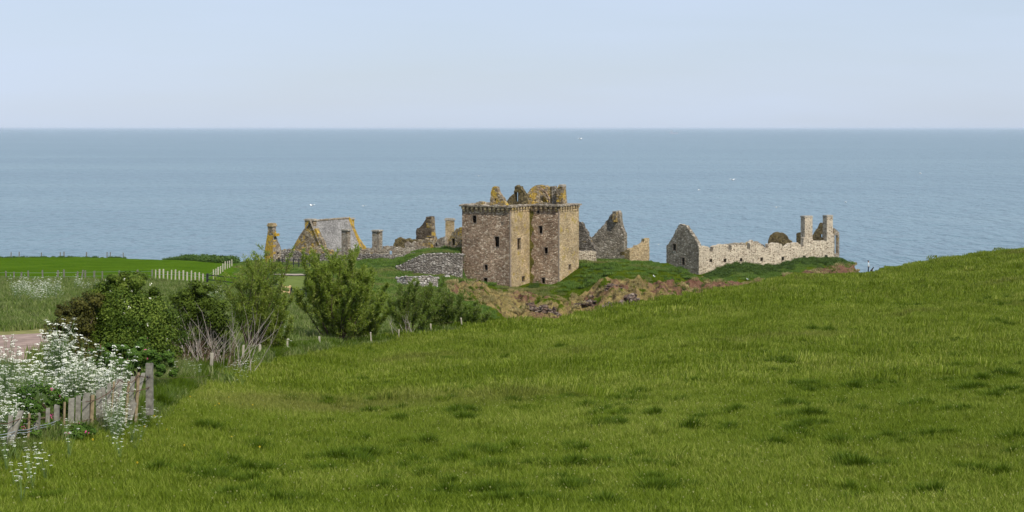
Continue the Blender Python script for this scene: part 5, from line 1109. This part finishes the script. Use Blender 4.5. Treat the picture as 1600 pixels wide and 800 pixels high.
def gull_fly(loc, rz, label, span=1.2):
    Q = thing('gull', loc, label, 'bird', 'gulls flying over the sea', rz)
    mb = MB(); mb.tube([(-.3, 0, 0), (-.15, 0, .0), (.05, 0, 0), (.2, 0, .02), (.28, 0, .02), (.34, 0, .01)], [.02, .06, .09, .055, .045, .01], 8); mb.build('body', GW, Q, True)
    for k in (-1, 1):
        w = MB(); u = .5*span; v = [(.14, k*.05, .02), (.16, k*u*.45, .17), (0, k*u, .10), (-.06, k*u*.5, .15), (-.10, k*.05, .01)]
        w.add(v+[(a, b_, c_-.015) for a, b_, c_ in v], [(0, 1, 3, 4), (1, 2, 3), (9, 8, 6, 5), (8, 7, 6), (0, 5, 6, 1), (1, 6, 7, 2), (2, 7, 8, 3), (3, 8, 9, 4)]); w.build('wing', GW, Q)
    return Q
for px, py, Y, lb in ((487, 321, 240, 'white gull flying above the slated house'), (568, 322, 330, 'small gull flying over the sea right of the slated house chimney'), (1213, 324, 230, 'white gull flying over the sea above the stable range'), (1145, 281, 260, 'gull with raised wings flying highest over the middle of the sea, right of the keep'),
                      (907, 217, 300, 'tiny gull flying near the horizon, straight above the keep'), (1321, 316, 420, 'distant gull over the sea right of the two chimneys'), (1438, 271, 400, 'distant gull flying over the sea near the right edge'), (1092, 297, 400, 'distant gull low over the water left of the highest gull'), (1029, 382, 330, 'gull skimming the sea just left of the stable gable'), (748, 275, 330, 'gull over the sea above the left half of the keep')):
    gull_fly(P(px, py, Y), random.uniform(0, 6), lb, 1.3)
topz = lambda px, py, Y: P(px, py, Y)
gull_sit(P(1063.5, 351.2, hit(1064, 352, GL, K0).y+.4), 2.8, 'white gull perched on the peak of the stable gable')
for px, Y, lb in ((968, 272, 'white gull standing under the turf ledge in the middle of the cliff'), (1078, 277, 'larger white gull on the red slope below the stable gable'), (1078, 268.5, 'white gull lowest on the red slope, near the meadow edge'), (1074, 290, 'white gull highest on the red slope'), (1097, 284, 'white gull at the right end of the red slope'), (1096, 275, 'white gull above the meadow, lower right of the red slope'), (1022, 283, 'white gull on the dry grass right of the cliff middle'), (1168, 303, 'white gull in the weeds below the long stable wall'), (748, 277, 'white gull on the dry bank below the left face of the keep')):
    gull_sit(gp(px, Y, .1), random.uniform(0, 6), lb, s_=1.15)
# ship on the horizon
HULL = plain('ship_hull', (.36, .40, .46), .7, .1)  # lightened hull: the fading of distance is put into its colour
Q = thing('cargo_ship', (U(1053)*20000, 20000, -2), 'faint ship on the horizon above the dark pointed ruin', 'ship')
mb = MB(Q.location); x0 = U(1053)*20000
mb.add([(x0-45, 20000, 0), (x0+40, 20000, 0), (x0+40, 20014, 0), (x0-45, 20014, 0), (x0-48, 19998, 16), (x0+52, 19998, 19), (x0+52, 20016, 19), (x0-48, 20016, 16)], [(3, 2, 1, 0), (4, 5, 6, 7), (0, 1, 5, 4), (1, 2, 6, 5), (2, 3, 7, 6), (3, 0, 4, 7)]); mb.build('hull', HULL, Q)
mb = MB(Q.location); mb.box((x0-28, 20007, 27), (22, 12, 22)); mb.box((x0-28, 20007, 42), (8, 8, 8)); mb.build('superstructure', HULL, Q)
for o in bpy.data.objects:
    if o.parent is None and 'category' in o and 'kind' not in o: o['kind'] = 'thing'
